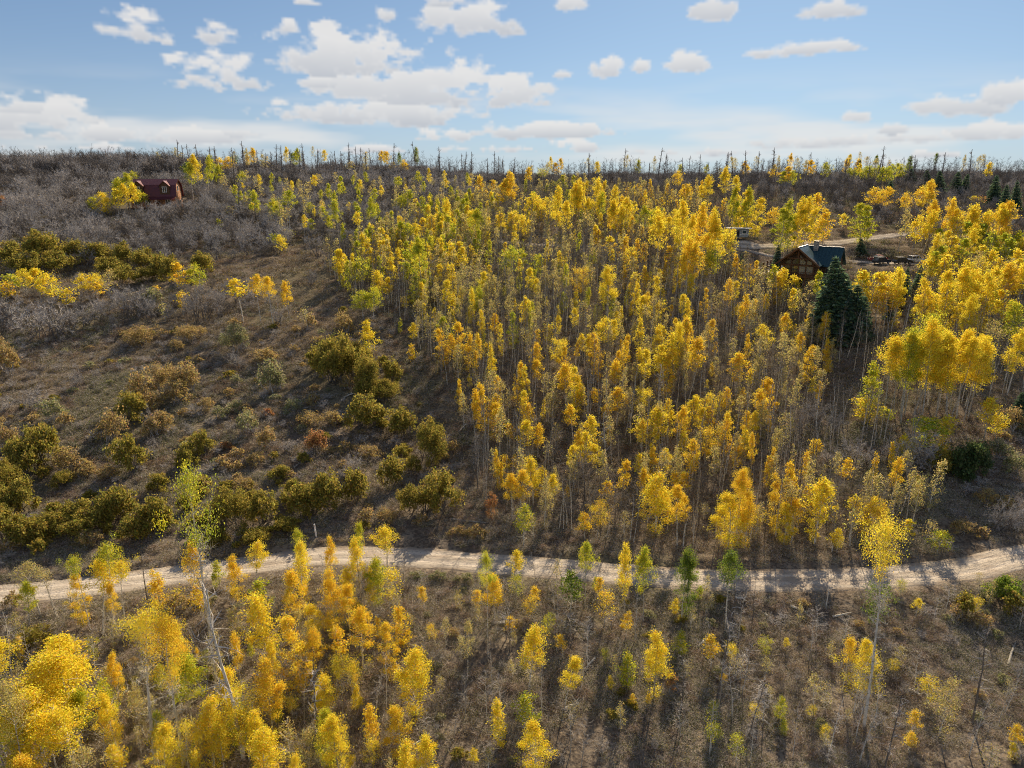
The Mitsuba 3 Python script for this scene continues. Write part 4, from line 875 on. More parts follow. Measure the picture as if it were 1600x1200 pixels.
    (6.35,98.18,3.89,0.69,1.61,'d'), (13.14,108.65,3.18,0.68,2.1,'g'), (10.58,107.18,4.6,0.7,2.07,'g'), (8.43,111.08,4.71,0.7,2.13,'g'), (20.24,112.57,5.25,0.7,2.18,'d'), 
    (27.08,113.95,9.75,0.71,2.6,'y'), (8.29,86.95,5.25,0.71,1.76,'d'), (12.64,84.88,3.52,0.69,1.74,'g'), (21.5,85.71,4.37,0.7,1.78,'g'), (2.61,77.69,3.33,0.69,1.62,'d'), 
    (26.39,99.22,7.06,0.71,2.66,'y'), (23.81,92.73,5.47,0.7,1.89,'y'), (29.94,102.94,5.39,0.7,3.1,'y'), (27.4,93.83,5.51,0.7,2.88,'g'), (30.56,94.3,2.88,0.68,1.62,'g'), 
    (33.17,106.04,4.08,0.69,2.49,'y'), (36.36,108.64,3.67,0.69,3.66,'d'), (36.17,102.23,3.52,0.69,2.1,'d'), (39.77,104.92,3.11,0.68,2.52,'d'), (41.54,101.61,4.44,0.69,2.83,'d'), 
    (34.63,97.92,2.04,0.66,2.02,'y'), (26.99,98.76,5.69,0.7,1.99,'y'), (28.06,91.08,2.82,0.68,1.89,'d'), (56.14,106.79,8.79,0.83,3.06,'l'), (55.02,104.21,4.19,0.82,3.75,'y'), 
    (60.25,97.17,4.63,0.84,4.76,'l'), (63.53,98.02,4.28,0.69,2.99,'y'), (70.5,99.51,6.58,0.69,3.1,'y'), (72.3,99.79,3.88,0.68,2.74,'y'), (57.48,103.6,2.58,0.67,2.64,'l'), 
    (43.03,94.15,3.75,0.69,2.02,'g'), (44.68,87.8,4.4,0.69,1.94,'g'), (26.79,76.29,10.58,0.59,2.78,'g'), (25.76,75.78,7.55,0.8,3.59,'y'), (27.78,75.79,7.55,0.77,2.22,'g'), 
    (36.42,76.76,8.69,0.69,3.76,'y'), (33.73,76.93,5.67,0.64,2.58,'g'), (32.63,76.5,5.37,0.83,2.27,'y'), (37.91,75.25,3.23,0.68,1.44,'y'), (43.65,76.65,5.65,0.63,2.98,'g'), 
    (43.09,81.24,3.39,0.68,2.46,'y'), (47.05,76.76,3.26,0.68,1.51,'y'), (37.98,89.45,2.35,0.67,1.92,'g'), (34.92,85.36,3.11,0.68,1.84,'g'), (21.21,78.29,5.28,0.7,1.67,'g'), 
    (24.33,81.82,2.22,0.67,1.73,'d'), (32.1,80.67,2.99,0.68,1.76,'d'), (38.43,75.14,2.47,0.67,1.44,'y'), (24.8,76.26,5.39,0.52,2.21,'y'), (50.09,74.73,2.82,0.67,2.42,'l'), 
    (49.53,76.52,3.25,0.68,1.84,'d'), (48.85,85.4,3.09,0.68,1.94,'d'), (41.08,84.32,3.48,0.68,1.87,'d'), (22.64,85.68,4.37,0.7,1.78,'g'), (43.14,78.45,3.7,0.68,1.81,'y'), 
    (29.86,79.61,3.36,0.69,1.73,'d'), (37.42,82.86,4.25,0.69,1.52,'g'), (29.58,100.09,4.83,0.7,2.02,'g'), (-40.16,61.9,9.45,0.29,2.35,'l'), (-40.98,61.27,7.73,0.41,3.13,'y'), 
    (-42.57,61.88,8.29,0.25,1.59,'l'), (-39.01,61.87,8.06,0.25,2.08,'y'), (-48.53,63.55,6.2,0.41,3.05,'d'), (-46.98,63.57,6.21,0.38,1.65,'d'), (-27.22,66.16,6.91,0.5,2.29,'y'), 
    (-31.7,67.96,3.42,0.52,1.31,'l'), (-33.05,64.49,8.48,0.54,2.06,'g'), (-21.66,64.14,8.72,0.47,1.71,'y'), (-22.47,69.09,6.59,0.43,1.54,'l'), (-37.65,50.27,9.08,0.56,4.36,'y'), 
    (-35.82,48.09,9.96,0.56,4.55,'y'), (-29.06,46.96,14.54,0.29,3.94,'y'), (-26.82,46.97,14.54,0.37,3.46,'g'), (-37.9,46.64,8.63,0.57,4.11,'y'), (-36.05,44.22,9.62,0.57,4.45,'y'), 
    (-37.65,49.19,9.28,0.44,4.22,'y'), (-33.38,44.11,8.74,0.48,3.51,'y'), (-27.61,50.73,7.79,0.67,3.14,'l'), (-24.08,46.21,7.22,0.74,2.76,'y'), (-22.07,55.76,9.36,0.52,3.42,'y'), 
    (-20.48,59.59,8.34,0.58,2.34,'g'), (-19.04,54.07,8.54,0.83,2.67,'g'), (-20.28,49.4,8.14,0.77,2.58,'g'), (-24.84,54.87,5.95,0.71,1.26,'g'), (-22.2,47.62,6.55,0.62,3.83,'y'), 
    (-17.43,60.47,7.71,0.74,2.57,'g'), (-15.98,57.06,4.64,0.7,1.81,'g'), (-16.08,50.21,6.13,0.77,2.13,'y'), (-13.62,45.2,7.02,0.72,2.22,'y'), (-28.2,46.53,4.39,0.68,1.74,'y'), 
    (-25.43,44.99,6.33,0.58,3.17,'y'), (-28.63,58.1,3.38,0.69,1.44,'d'), (-19.47,44.63,6.55,0.6,3.08,'y'), (-19.28,51.72,2.29,0.68,1.53,'y'), (-43.71,53,6.64,0.5,3.25,'y'), 
    (-47.87,59.33,3.38,0.67,2.41,'d'), (-31.27,45.92,3.23,0.67,1.54,'y'), (-35.62,52.74,4.08,0.68,1.9,'d'), (-31.44,49.8,4.77,0.56,1.59,'d'), (-18.33,55.49,5.56,0.57,2.02,'g'), 
    (-18.48,59.24,5.29,0.58,2.09,'y'), (-31.28,50.94,3.13,0.68,1.37,'d'), (-35.19,44.69,7.27,0.41,2.9,'y'), (-37.63,44.2,8.93,0.44,3.62,'y'), (-36.61,42.52,11.83,0.51,2.88,'d'), 
    (-36.34,42.53,5.75,0.37,2.44,'y'), (-31.49,42.47,5.94,0.43,2.57,'d'), (-22.75,45.24,5.77,0.62,1.88,'y'), (-16.64,69.43,7.14,0.36,1.27,'l'), (-15.92,65.67,7.62,0.66,2.2,'y'), 
    (-13.74,69.45,6.88,0.49,2.77,'y'), (-12.77,64.3,4.81,0.73,2.63,'y'), (-9.14,64.24,2.93,0.69,1.07,'g'), (-14.03,56.94,7.24,0.7,2.69,'g'), (-16.13,61,5.62,0.64,2.1,'g'), 
    (-11.04,55.47,6.02,0.76,1.76,'g'), (-14.17,53.27,5.23,0.68,3.04,'y'), (-8.41,51.9,7.46,0.8,3.18,'y'), (-7.6,59.77,2.15,0.68,1.14,'g'), (-6.49,59.46,3.46,0.7,1.02,'d'), 
    (-4.13,55.54,6.48,0.67,1.3,'d'), (-2.26,57.35,11.86,0.25,1.66,'l'), (-0.23,66.6,5.97,0.47,1.69,'y'), (-1.75,63.02,5.76,0.73,2.57,'g'), (-3.57,64.2,2.94,0.69,1.18,'g'), 
    (0.34,66.1,2.99,0.69,1.69,'l'), (1.54,63.13,2.91,0.69,1.63,'g'), (2.57,64.5,3.29,0.7,1.07,'g'), (0,60.54,2.5,0.69,1.14,'g'), (1.55,54.28,6.4,0.64,2.79,'y'), 
    (4.92,57.82,2.76,0.69,1,'g'), (4.61,52.21,5.61,0.67,1.9,'y'), (7.69,65.36,7.63,0.49,1.92,'l'), (6.12,64.39,5.09,0.7,2.37,'k'), (4.8,68.28,3.4,0.7,0.98,'d'), 
    (9.09,65.79,3.33,0.7,1.09,'g'), (9.37,62.47,3.56,0.7,2.34,'g'), (11.49,63.02,8.66,0.73,1.77,'y'), (13.43,62.91,8.4,0.73,2.13,'l'), (17.41,63.2,8.19,0.72,1.68,'k'), 
    (12.77,53.4,7.42,0.78,2.38,'y'), (10.56,54.55,3.93,0.76,1.52,'l'), (9.53,55.37,2.69,0.69,0.98,'d'), (14.24,54.02,2.34,0.68,1.09,'r'), (11.28,60.59,3.17,0.7,1.15,'g'), 
    (-0.98,48.5,4.78,0.77,1.42,'y'), (1.27,49.53,4.19,0.63,1.85,'l'), (1.8,46.13,5.7,0.77,2.39,'y'), (-3.16,46.89,1.9,0.68,0.8,'y'), (-1.91,46.29,2.75,0.7,1,'d'), 
    (-11.51,46.69,3.05,0.7,1.63,'y'), (-13.3,45.73,5.44,0.76,1.62,'y'), (-14.62,64.89,2.6,0.69,1.45,'g'), (-10.12,61.35,2.18,0.68,0.93,'d'), (-11.66,63.18,2.9,0.69,0.94,'d'), 
    (-4.88,57.23,3.39,0.7,1.11,'d'), (-6.45,54.1,2.04,0.68,0.86,'d'), (-13.36,52.32,1.69,0.67,0.65,'y'), (0,55.5,2.06,0.68,0.87,'d'), (9.05,54.4,1.5,0.74,0.65,'y'), 
    (10.66,52.22,1.5,0.71,0.64,'g'), (12.01,52.3,1.5,0.71,0.53,'g'), (18.1,64.09,8.01,0.83,2.18,'k'), (21.7,62.34,9.19,0.45,2.54,'k'), (20.43,66.08,3.33,0.69,0.87,'d'), 
    (37.01,63.14,4.97,0.78,2.6,'k'), (41.94,67.25,1.57,0.64,1.37,'l'), (50.45,67.43,2.27,0.66,1.3,'d'), (48.19,64.31,2.21,0.66,1.39,'y'), (42.2,64.4,2.22,0.66,0.94,'y'), 
    (18.95,57.24,3.38,0.69,1.6,'g'), (21.07,57.72,2.43,0.68,1.39,'y'), (20.85,55.9,2.38,0.68,2.05,'d'), (23.63,56.13,2.38,0.68,1.04,'d'), (30.42,54.85,5.98,0.37,1.42,'g'), 
    (31.79,53.7,6.36,0.34,1.88,'y'), (30.49,52.57,5.82,0.59,3.48,'y'), (27.9,52.58,2.9,0.68,2.06,'d'), (27.09,53.17,3.83,0.69,1.26,'d'), (37.53,53.65,2.61,0.66,2.19,'y'), 
    (36.78,50.2,6.24,0.75,2.36,'d'), (21.27,51.36,1.67,0.66,1.2,'y'), (17.4,51.04,2.27,0.68,1.18,'l'), (16.71,48.52,2.8,0.69,1.68,'l'), (18.44,47.32,2.47,0.68,1.46,'l'), 
    (39.08,47.02,2.42,0.65,2.11,'d'), (42.24,48.94,2.47,0.65,1.09,'g'), (41.81,48.19,1.5,0.79,0.72,'y'), (34.54,50.49,2.53,0.66,1.05,'g'), (33.45,48.68,2.19,0.66,1.03,'g'), 
    (26.14,48.5,1.9,0.66,1.2,'d'), (23.18,53.18,2.01,0.67,0.9,'d'), (23.27,51.56,1.5,0.74,0.77,'d'), (18.18,62.55,2.55,0.68,0.84,'d'), (19.53,55.26,1.5,0.67,0.68,'g'), 
    (26.86,59.59,1.5,0.65,0.6,'y'), (26.34,51.65,1.5,0.73,0.9,'y'), (36.3,57.22,1.5,0.65,1.24,'y'), (45.15,54.22,2,0.65,1.28,'d'), (29.52,51.56,1.5,0.67,0.69,'d'), 
    (37.15,58.26,2.1,0.66,1,'d'), (30.75,51.16,19.77,0.25,3.21,'y'), (-25.56,51.6,23.59,0.25,4.03,'l'),
]
# x, y, height, width, colour
OAKS = [
    (-130.85,188.24,6.5,9.97,'o'), (-121.71,186.46,8.6,12.08,'o'), (-117.42,191.43,6.32,10.57,'o'), (-109.56,189.61,6.15,10.31,'o'), (-101.98,188.1,6.21,6.23,'o'), 
    (-94.97,185.31,5.95,7.57,'o'), (-87.57,177.6,5.57,5.06,'o'), (-78.34,180,5.59,7.15,'o'), (-89.14,174.81,3.54,7.86,'o'), (-83.55,174.58,6.22,5.65,'o'), 
    (-114.56,180.66,6.07,8.55,'o'), (-101,179.6,5.13,7.5,'o'), (-120.6,177.35,6.09,8.57,'o'), (-34.01,141.44,3.45,3.14,'c'), (-73.8,138.14,3.92,7.19,'c'), (-64.67,138.86,3.44,6.11,'c'), 
    (-52.88,132.71,5,5.72,'s'), (-81,158.5,3.68,4.89,'s'), (-40.63,141.68,3,2.73,'c'), (-45.42,127.12,2.61,5.02,'c'), (-36.94,133.32,1.56,3.42,'c'), (-94.02,126.82,5.57,5.83,'c'), 
    (-94.41,171.91,4.95,5.73,'o'), (-113.58,160.89,2.39,3.6,'c'), (-32.82,138.34,3.86,3.51,'c'), (-61.58,112.69,5.3,4.82,'c'), (-59.22,116.26,6,5.69,'c'), (-55,116.68,5.2,4.83,'c'), 
    (-60.48,107.2,4.35,5.11,'o'), (-58.98,110.66,3.68,4.33,'c'), (-55.78,113.06,3.7,4.35,'c'), (-41.56,117.4,5.14,4.68,'s'), (-30.81,119.57,9.12,8.29,'o'), (-34.68,122.63,4.73,4.3,'o'), 
    (-92.09,125.49,4.76,4.33,'c'), (-75.07,99.08,3.89,3.54,'c'), (-68.85,92.28,5.33,4.85,'o'), (-46.24,94.32,3.81,3.46,'o'), (-45.22,97.05,3.64,3.31,'o'), (-60.72,100.92,4.92,4.48,'c'), 
    (-72.99,106.85,3.43,4.06,'s'), (-66.53,93.51,5.79,5.26,'o'), (-66.99,91.26,5.25,4.78,'o'), (-62.51,92.69,3.37,3.58,'c'), (-53.38,92.28,5.21,4.73,'o'), (-66.57,86.67,4.67,5.48,'o'), 
    (-63.58,83.75,4.66,4.5,'o'), (-64.71,82.55,4.05,3.68,'o'), (-49.36,81.1,5.29,5.24,'o'), (-50.37,79.86,4.26,4.11,'o'), (-43.54,79.13,5.15,4.68,'o'), (-53.22,80.52,3.36,4.94,'o'), 
    (-52.13,77.14,3,4.07,'o'), (-56.29,78.36,2.87,5.32,'o'), (-60.71,76.85,4.75,4.63,'o'), (-57.95,76.45,3.5,4.17,'o'), (-36.21,98.46,3.71,3.37,'c'), (-40.76,102.84,3.7,3.53,'s'), 
    (-28.68,97.59,3.09,3.28,'r'), (-47,108.58,2.02,3.37,'s'), (-45.26,110.59,2.09,3.02,'s'), (-35.19,108.93,2.34,3.26,'s'), (-32.73,111.54,2.09,2.58,'c'), (-34.08,80.09,4.78,5.57,'o'), 
    (-36.51,80.67,3.26,3.9,'o'), (-30.92,81.06,3.98,3.83,'o'), (-27.09,82.84,3.77,4.88,'o'), (-23.68,83.78,4.93,4.87,'o'), (-25.06,82.54,3.96,3.81,'o'), (-31.8,105.13,2.04,4.54,'c'), 
    (-36.8,94.53,1.73,2.96,'c'), (-55.01,103.49,3.85,4.09,'c'), (-59.2,91.36,1.8,3.5,'c'), (-55.97,90.91,1.77,3.44,'c'), (-42.5,99.02,0.94,2.08,'r'), (-30.93,76.73,2.26,5.03,'o'), 
    (-27.96,78.99,2.21,4.41,'o'), (-41.06,93.55,2.16,2.65,'c'), (-36.11,88.02,1.57,3.12,'c'), (-54.21,104.55,2.8,3.36,'c'), (-50.24,110.66,2.13,3.07,'c'), (-39.33,108.57,1.36,2.2,'r'), 
    (-55.3,80.81,2.93,3.09,'o'), (-28.02,104.95,2.22,3.12,'c'), (-45.7,77.35,3.63,4.31,'o'), (-48.3,119.29,1.56,2.02,'s'), (-64.91,134.25,2.15,3.69,'c'), (-70,105.1,2.32,2.39,'c'), 
    (-40.3,117.86,3,3.13,'s'), (-28.51,122.88,5.79,6.12,'o'), (-29.45,119.9,4.83,5.09,'o'), (-24.29,116.45,5.48,5.82,'o'), (-20.7,119.23,4.06,4.78,'o'), (-21.69,113.7,3.9,6.12,'o'), 
    (-24.56,113.65,3.65,4.84,'o'), (-23.59,104.89,5.01,5.35,'o'), (-21.46,105.93,3.47,4.15,'o'), (-17.53,104.49,4.62,4.7,'o'), (-11.9,96.52,6.27,5.7,'o'), (-16.52,89.59,4.37,3.97,'o'), 
    (-9.09,82.9,5.54,5.04,'o'), (-14.25,94.49,2.28,2.83,'o'), (-13.05,83.36,3.51,3.74,'o'), (-20.42,85.54,4.25,4.56,'o'), (-20.9,97.12,1.6,3.55,'c'), (-16.08,98.58,2.12,3.12,'o'), 
    (-15.84,81.52,1.57,3.36,'c'), (-8.68,98.9,1.87,1.94,'c'), (-11.16,83.8,2.98,2.73,'o'), (-28.07,116.65,2.55,2.64,'c'), (-6.62,78.46,1.38,2.43,'c'), (-4.2,77.87,1.98,2.41,'c'), 
    (-24.75,97.58,1.83,2.28,'c'), (-18.17,80.87,1.76,2.52,'c'), (-10.15,97.14,1.84,1.92,'c'), (62.51,89.72,5.77,5.24,'f'), (60.84,89.62,4.21,3.82,'f'), (64.09,90.2,4.28,3.89,'f'), 
    (58.67,90.06,4.11,3.73,'o'), (77.03,103.2,3.56,3.24,'c'), (55.33,78.91,1.65,2.86,'c'), (69.88,95.39,2.7,4.12,'s'), (69.56,91.01,2.73,3.29,'s'), (61.48,84.35,2.15,3.05,'c'), 
    (-34.92,65.05,1.85,2.59,'c'), (-46.51,58.96,2.46,3.78,'o'), (-52.41,64.85,1.9,1.99,'c'), (-10.59,69.97,0.81,1.75,'s'), (-8.14,69.57,1.03,1.99,'s'), (-5,69.07,1.09,1.73,'s'), 
    (52.44,66.32,2.8,3.44,'k'), (47.19,64.65,2.55,2.32,'o'), (52.4,64.33,2.59,2.72,'o'), (48.05,62.97,1.4,2.47,'c'), (46.23,64.07,1.53,1.92,'c'),
]
# x, y, height, width
BARE_OAKS = [
    (-65.96,149.47,9.08,6.49), (-68.81,150.44,6.39,4.56), (-81.39,151.65,7.02,7.85), (-84.32,151.9,6.19,5.83), (-91.86,140.07,8.7,9.69), (-96.55,140.46,6.94,7.8), 
    (-104.2,146.26,5.7,7.65), (-47.45,168.41,4.49,3.21), (-88.9,146.39,5.04,5.76), (-90.83,144.05,4.91,6.76), (-62.84,150.72,7,5), (-86.58,148.13,5.67,4.73), (-77.3,149.57,5.52,5.15), 
    (-47.65,143.28,5.2,3.72), (-78.26,110.92,3.44,5.5), (-51.26,108.81,2.4,3.8), (-82.41,110.06,2.36,4.29), (-42.19,92.47,2.15,2.64), (-33.01,97.57,1.81,2.66), 
    (-55.95,104.08,3.99,3.37), (-63.21,101.09,1.69,3.03), (-51.22,126.55,3.13,4.66), (-75.59,118.22,3.31,3.93), (-22.44,92.56,2.81,3.73), (-23.14,90.11,2.27,2.76), 
    (-6.38,104.31,3.3,2.35), (56.16,91.98,5.56,7.2), (53.71,92.41,4.41,5.13), (57.86,91.14,4.26,4.15), (47.71,104.7,5.48,5.45), (45.05,103.72,4.81,4.31), (48.79,101.58,4.03,4.29), 
    (61.11,78.86,5.01,4.23), (60.08,79.51,3.72,3.59), (62.34,78.59,3.86,2.95), (47.93,93.58,3.8,4.05), (44.75,93.06,3.02,3.99), (49.77,92.22,3.12,3.71), (53.83,89.42,3.11,3.7), 
    (43.44,60.61,1.16,2.1),
]
SPRUCES = [
    (163.4,349.89,10.53,4.69), (179.88,334.53,6.36,5.77), (181.96,324.92,6.19,5.09), (164.86,284.87,9.45,6), (170.96,284.57,9.05,6.05), (174.44,285.38,8.27,5.08), 
    (170.41,259.54,10.86,6.13), (163.97,243.42,9.91,5.35), (140.97,275.65,7.24,4.7), (67.18,181.46,6.64,2.96), (56.15,176.46,4.91,2.15), (61.42,135.23,16.53,8.76), 
    (64.2,134.56,13.43,8.79), (60.67,135.74,12.52,6.92), (67.6,135.88,8.58,5.64), (62.4,134.36,14.63,7.82), (61.19,134.73,10.6,6.89), (63.53,133.39,9.89,7.34), 
    (65.83,134.18,11.15,6.95), (77.47,144.46,10.08,2.12), (84.13,151.84,8.91,3.2), (86.25,151.97,9.37,3.22), (172.6,251.17,10.19,4.63), (121.2,185.54,7.82,3.38), 
    (129.32,187.63,5.69,3.13), (128.16,180.77,6.58,4.06), (94.55,194.75,4.77,3.63), (79.16,105.31,5.35,3.33),
]
# x, y, height
SNAGS = [
    (-121.62,301.33,14.64), (-111.55,297.13,14.87), (-103.41,304.17,13.53), (-96.59,310.46,14.64), (-90.73,306.1,13.61), (-80.97,309.67,14.2), (-98.9,305.13,12.73), 
    (-85.95,307.96,12.85), (-75.81,310.3,12.09), (-71.14,302.04,13.87), (-198.65,326.43,9.53), (-84.46,225.59,14.84), (-70.75,310.22,13.37), (-68.29,309.21,12.9), (-56.87,287.26,14.84), 
    (-56.22,314.45,10.5), (-51.55,334.62,7.91), (-17.65,155.24,12.22), (44.94,247.68,15.37), (38.21,269.51,11.37), (3.24,114.75,9.31), (-0.96,158.7,8.62), (103.92,335.09,10.29), 
    (126.45,374.71,10.9), (123.5,342.49,11.44), (118.3,372.82,9.88), (12.12,105.81,8.1), (12.66,87.22,10.99), (3.27,115.91,9), (-4.99,92.82,6.48), (-4.11,93.34,4.25), (1.16,88.15,6.86), 
    (22.51,104.15,9.69), (-0.77,123.21,4.36), (37.97,86.26,8.21), (45.56,87.4,7.04), (34.56,78.41,7.41), (31.3,102.89,5.88), (42.7,90.01,5.65), (-37.46,63.81,7.63), (-22.2,47.61,17.35), 
    (-15.89,47.76,10.42), (-45.64,54.63,7.92), (-6.18,47.58,4.42), (30.46,46.92,8.01), (40.44,51.49,9.81), (19.67,48.7,6.61), (26.62,48.45,5.72), (28.72,47.56,5.86), (18.62,53.87,9.83), 
    (15.3,53.08,5.86),
]
GROUPS = {}
PARTS = dict(aspen=("trunk", "crown"), bare_aspen=("trunk", "branch_crown"), oak=("stems", "crown"), bare_oak=("stems", "twigs"), spruce=("trunk", "crown"), dead=("trunk", "branch_crown"))


def shapegroup(name, make, mats):
    """Registers a plant model once: its wood and its leaves or twigs."""
    if name not in GROUPS:
        parts = make()
        g = {"type": "shapegroup"}
        kind = name.split("~")[0]
        for pn, mesh, mat, col in zip(PARTS[kind], parts[:2], mats, (None, parts[2] if len(parts) > 2 else None)):
            g[pn] = mikit.ply(mesh, mat, color=col)
        key = "model_" + name.replace("~", "_").replace(".", "")
        scene[key] = g
        GROUPS[name] = key
    return GROUPS[name]


def lod(d):
    return 0 if d < 92 else 1 if d < 160 else 2


rng = np.random.default_rng(2024)
POOL = dict(aspen=[], bare_aspen=[], oak=[], bare_oak=[], spruce=[], dead=[])      # plants: x, y, H, W, model, matrix, tags


def put(kind, x, y, H, W, model, mH, mW, **tags):
    z = float(terrain(x, y)) - 0.05
    a = rng.uniform(0, 360)
    tilt = rng.normal(0, 0.2 if tags.get("old") else 3.2, 2)
    sx, sz = W / mW, H / mH
    m = T().translate([float(x), float(y), z]).rotate([1, 0, 0], float(tilt[0])).rotate([0, 1, 0], float(tilt[1])).rotate([0, 0, 1], float(a)).scale([float(sx), float(sx), float(sz)])
    POOL[kind].append(dict(x=float(x), y=float(y), H=float(H), W=float(W), model=model, m=m, size=float(H * W ** 0.5 / math.hypot(x, y, CAM_Z - z)), **tags))


def dist(x, y):
    return math.hypot(x, y, CAM_Z - 0.1 * y)


CODE = dict(y="yellow", g="gold", l="lime", d="dull", k="green", r="russet")
SHRUB = dict(f="deep", o="olive", c="ochre", s="sage", r="russet", k="green")


def nearest(v, choices):
    return min(choices, key=lambda q: abs(math.log(q / v)))


def add_aspen(x, y, H, crown, W, code, dead=0, full=1.0):
    l = lod(dist(x, y))
    c = min((0.85, 0.62, 0.42, 0.25), key=lambda q: abs(q - crown))
    mH = nearest(H, (3.6, 7.5, 14.0))
    broad = W / H > 0.5
    mW = round(mH * (0.58 if broad else 0.34), 2)
    leaf = (0.088, 0.14, 0.215)[l]
    full = full * (0.52 if broad and l == 0 else 1.0)
    n = int(full * (0.40 if code == "d" else 1.15) * mW * mH * c * 0.8 / (0.27 * leaf ** 2))
    v = int(rng.integers(0, 3 if l < 2 and mH < 10 else 2))
    name = f"aspen~{CODE[code]}~{int(c * 100)}~{int(broad)}~{int(mH)}~{l}~{v}~{dead}"
    seed = 100 + v * 7 + int(c * 100) + 31 * broad + int(mH)
    g = shapegroup(name, lambda: aspen(seed, mH, c, mW, n, leaf, CODE[code], dead), ("mat_pale_bark", "mat_leaf"))
    put("aspen", x, y, H, W, g, mH, mW, colour=CODE[code], crown=c, broad=broad, old=bool(dead))


def add_oak(x, y, H, W, code):
    l = lod(dist(x, y))
    v = int(rng.integers(0, 3))
    mW = nearest(W, (2.0, 4.0, 7.5))
    mH = round(mW * 0.74, 2)
    leaf = (0.13, 0.17, 0.25)[l]
    thin = 0.5 if code in "cs" else 0.0
    n = int((0.85 if thin else 1.5) * mW * (mW + mH) * 0.6 / (0.27 * leaf ** 2))
    g = shapegroup(f"oak~{SHRUB[code]}~{int(mW)}~{l}~{v}", lambda: leafy_shrub(300 + v * 11 + int(mW), mH, mW, n, leaf, SHRUB[code], thin), ("mat_twig" if thin else "mat_dark_bark", "mat_leaf"))
    put("oak", x, y, H, W, g, mH, mW, colour=SHRUB[code])


def add_bare_oak(x, y, H, W, dark=False):
    l = lod(dist(x, y))
    v = int(rng.integers(0, 4))
    q = [(9, 7, 18, 0.026), (9, 7, 16, 0.032), (9, 6, 15, 0.044)][l]
    g = shapegroup(f"bare_oak~{l}~{v}~{int(dark)}", lambda: bare_shrub(500 + v, 3.8, 4.4, *q), ("mat_dark_bark", "mat_twig_dark" if dark else "mat_twig"))
    put("bare_oak", x, y, H, W, g, 3.8, 4.4)


def add_bare_aspen(x, y, H, W, dark=False):
    l = lod(dist(x, y))
    v = int(rng.integers(0, 4))
    q = [(24, 9, 0.022), (20, 7, 0.030), (16, 7, 0.06)][l]
    dark = dark or v == 2
    g = shapegroup(f"bare_aspen~{l}~{v}~{int(dark)}~{int(y < 70)}", lambda: bare_aspen(600 + v, 8.0, 2.6, *q), ("mat_dark_bark" if dark else "mat_pale_bark", "mat_twig" if l == 0 and y < 70 else "mat_twig_dark"))
    put("bare_aspen", x, y, H, W, g, 8.0, 2.6, dark=dark)


def add_spruce(x, y, H, W):
    v = int(rng.integers(0, 3))
    g = shapegroup(f"spruce~{v}", lambda: spruce(700 + v, 10.0, 4.4, 30), ("mat_dark_bark", "mat_leaf"))
    put("spruce", x, y, H, W, g, 10.0, 4.4)


def add_dead(x, y, H):
    v = int(rng.integers(0, 3)) if y < 200 else 1
    far = y > 200
    g = shapegroup(f"dead~{v}~{int(far)}", lambda: dead_tree(800 + v, 9.0, 0.018 if far else 0.008), ("mat_pale_bark" if v == 0 else "mat_dark_bark", "mat_twig"))
    put("dead", x, y, H, 1.0 * H / 9.0, g, 9.0, 1.0, pale=v == 0)


for x, y, H, c, W, code in ASPENS:
    old = H > 13 and c < 0.42 and dist(x, y) < 80                     # the tall old aspens near the road, half bare
    add_aspen(x, y, H, c, W, code, 50 if old else 0, (0.45 if code == "l" else 0.7) if old else 1.0)
for x, y, H, W, code in OAKS:
    add_oak(x, y, H, W, code)
for x, y, H, W in BARE_OAKS:
    add_bare_oak(x, y, H, W)
for x, y, H, W in SPRUCES:
    add_spruce(x, y, H, W)
for x, y, H in SNAGS:
    add_dead(x, y, H)

# ---- filling the stands between the plants placed one by one
from shapely.geometry import Polygon, Point
from shapely import contains_xy, make_valid


def clear(x, y):
    ok = np.abs(y - road_line(x)) > 3.7
    for k, (px_, py_, _, r) in enumerate(PADS):
        ok &= np.hypot(x - px_, y - py_ - (2 if k < 2 else 0)) > r * ((0.72, 1.7)[k] if k < 2 else 0.8)
    for line, w in ((UPPER_TRACK, 2.2), (DRIVEWAY, 3.0), (SPUR, 1.5)):
        a = np.asarray(line)
        ly = np.interp(x, a[:, 0], a[:, 1])
        ok &= (np.abs(y - ly) > w) | (x < a[0, 0]) | (x > a[-1, 0])
    return ok


def scatter(stand, gap, seed, jitter=0.46):
    poly = make_valid(Polygon(STANDS[stand]))
    x0, y0, x1, y1 = poly.bounds
    r = np.random.default_rng(seed)
    a, b = np.meshgrid(np.arange(x0, x1, gap), np.arange(y0, y1, gap * 0.9), indexing="ij")
    a = a + (np.arange(a.shape[1]) % 2)[None] * gap / 2
    p = np.c_[a.ravel(), b.ravel()] + r.uniform(-jitter, jitter, (a.size, 2)) * gap
    p = p[contains_xy(poly, p[:, 0], p[:, 1])]
    p = p[clear(p[:, 0], p[:, 1])]
    return p, r


def patchy(p, scale, seed):
    return fbm(np.c_[p / scale, p[:, 0] * 0], 3, seed)


p, r = scatter("grove", 2.3, 1, 0.9)
for (x, y), u in zip(p, patchy(p, 9, 2)):
    if u > 0.36:
        add_bare_aspen(x, y, r.uniform(4.0, 10.0), r.uniform(1.5, 3.0))
p, r = scatter("grove", 3.2, 2, 1.0)
for (x, y), u in zip(p, patchy(p, 12, 5)):
    if u > 0.40:
        
        H = r.uniform(2.6, 8.4)
        add_aspen(x, y, H, r.choice([0.85, 0.62]), H * r.uniform(0.20, 0.36), r.choice(["d", "d", "l", "y", "d"] if y > 128 and x < 25 else ["d", "d", "g", "y", "d", "d", "g"]))
p, r = scatter("upper_left_aspens", 7.8, 31)
for x, y in p:
    H = r.uniform(5.5, 9.5)
    add_aspen(x, y, H, r.choice([0.62, 0.42, 0.42]), H * r.uniform(0.2, 0.36), r.choice(["l", "d", "l", "d", "d", "y"]))
p, r = scatter("grove_west", 4.2, 32)
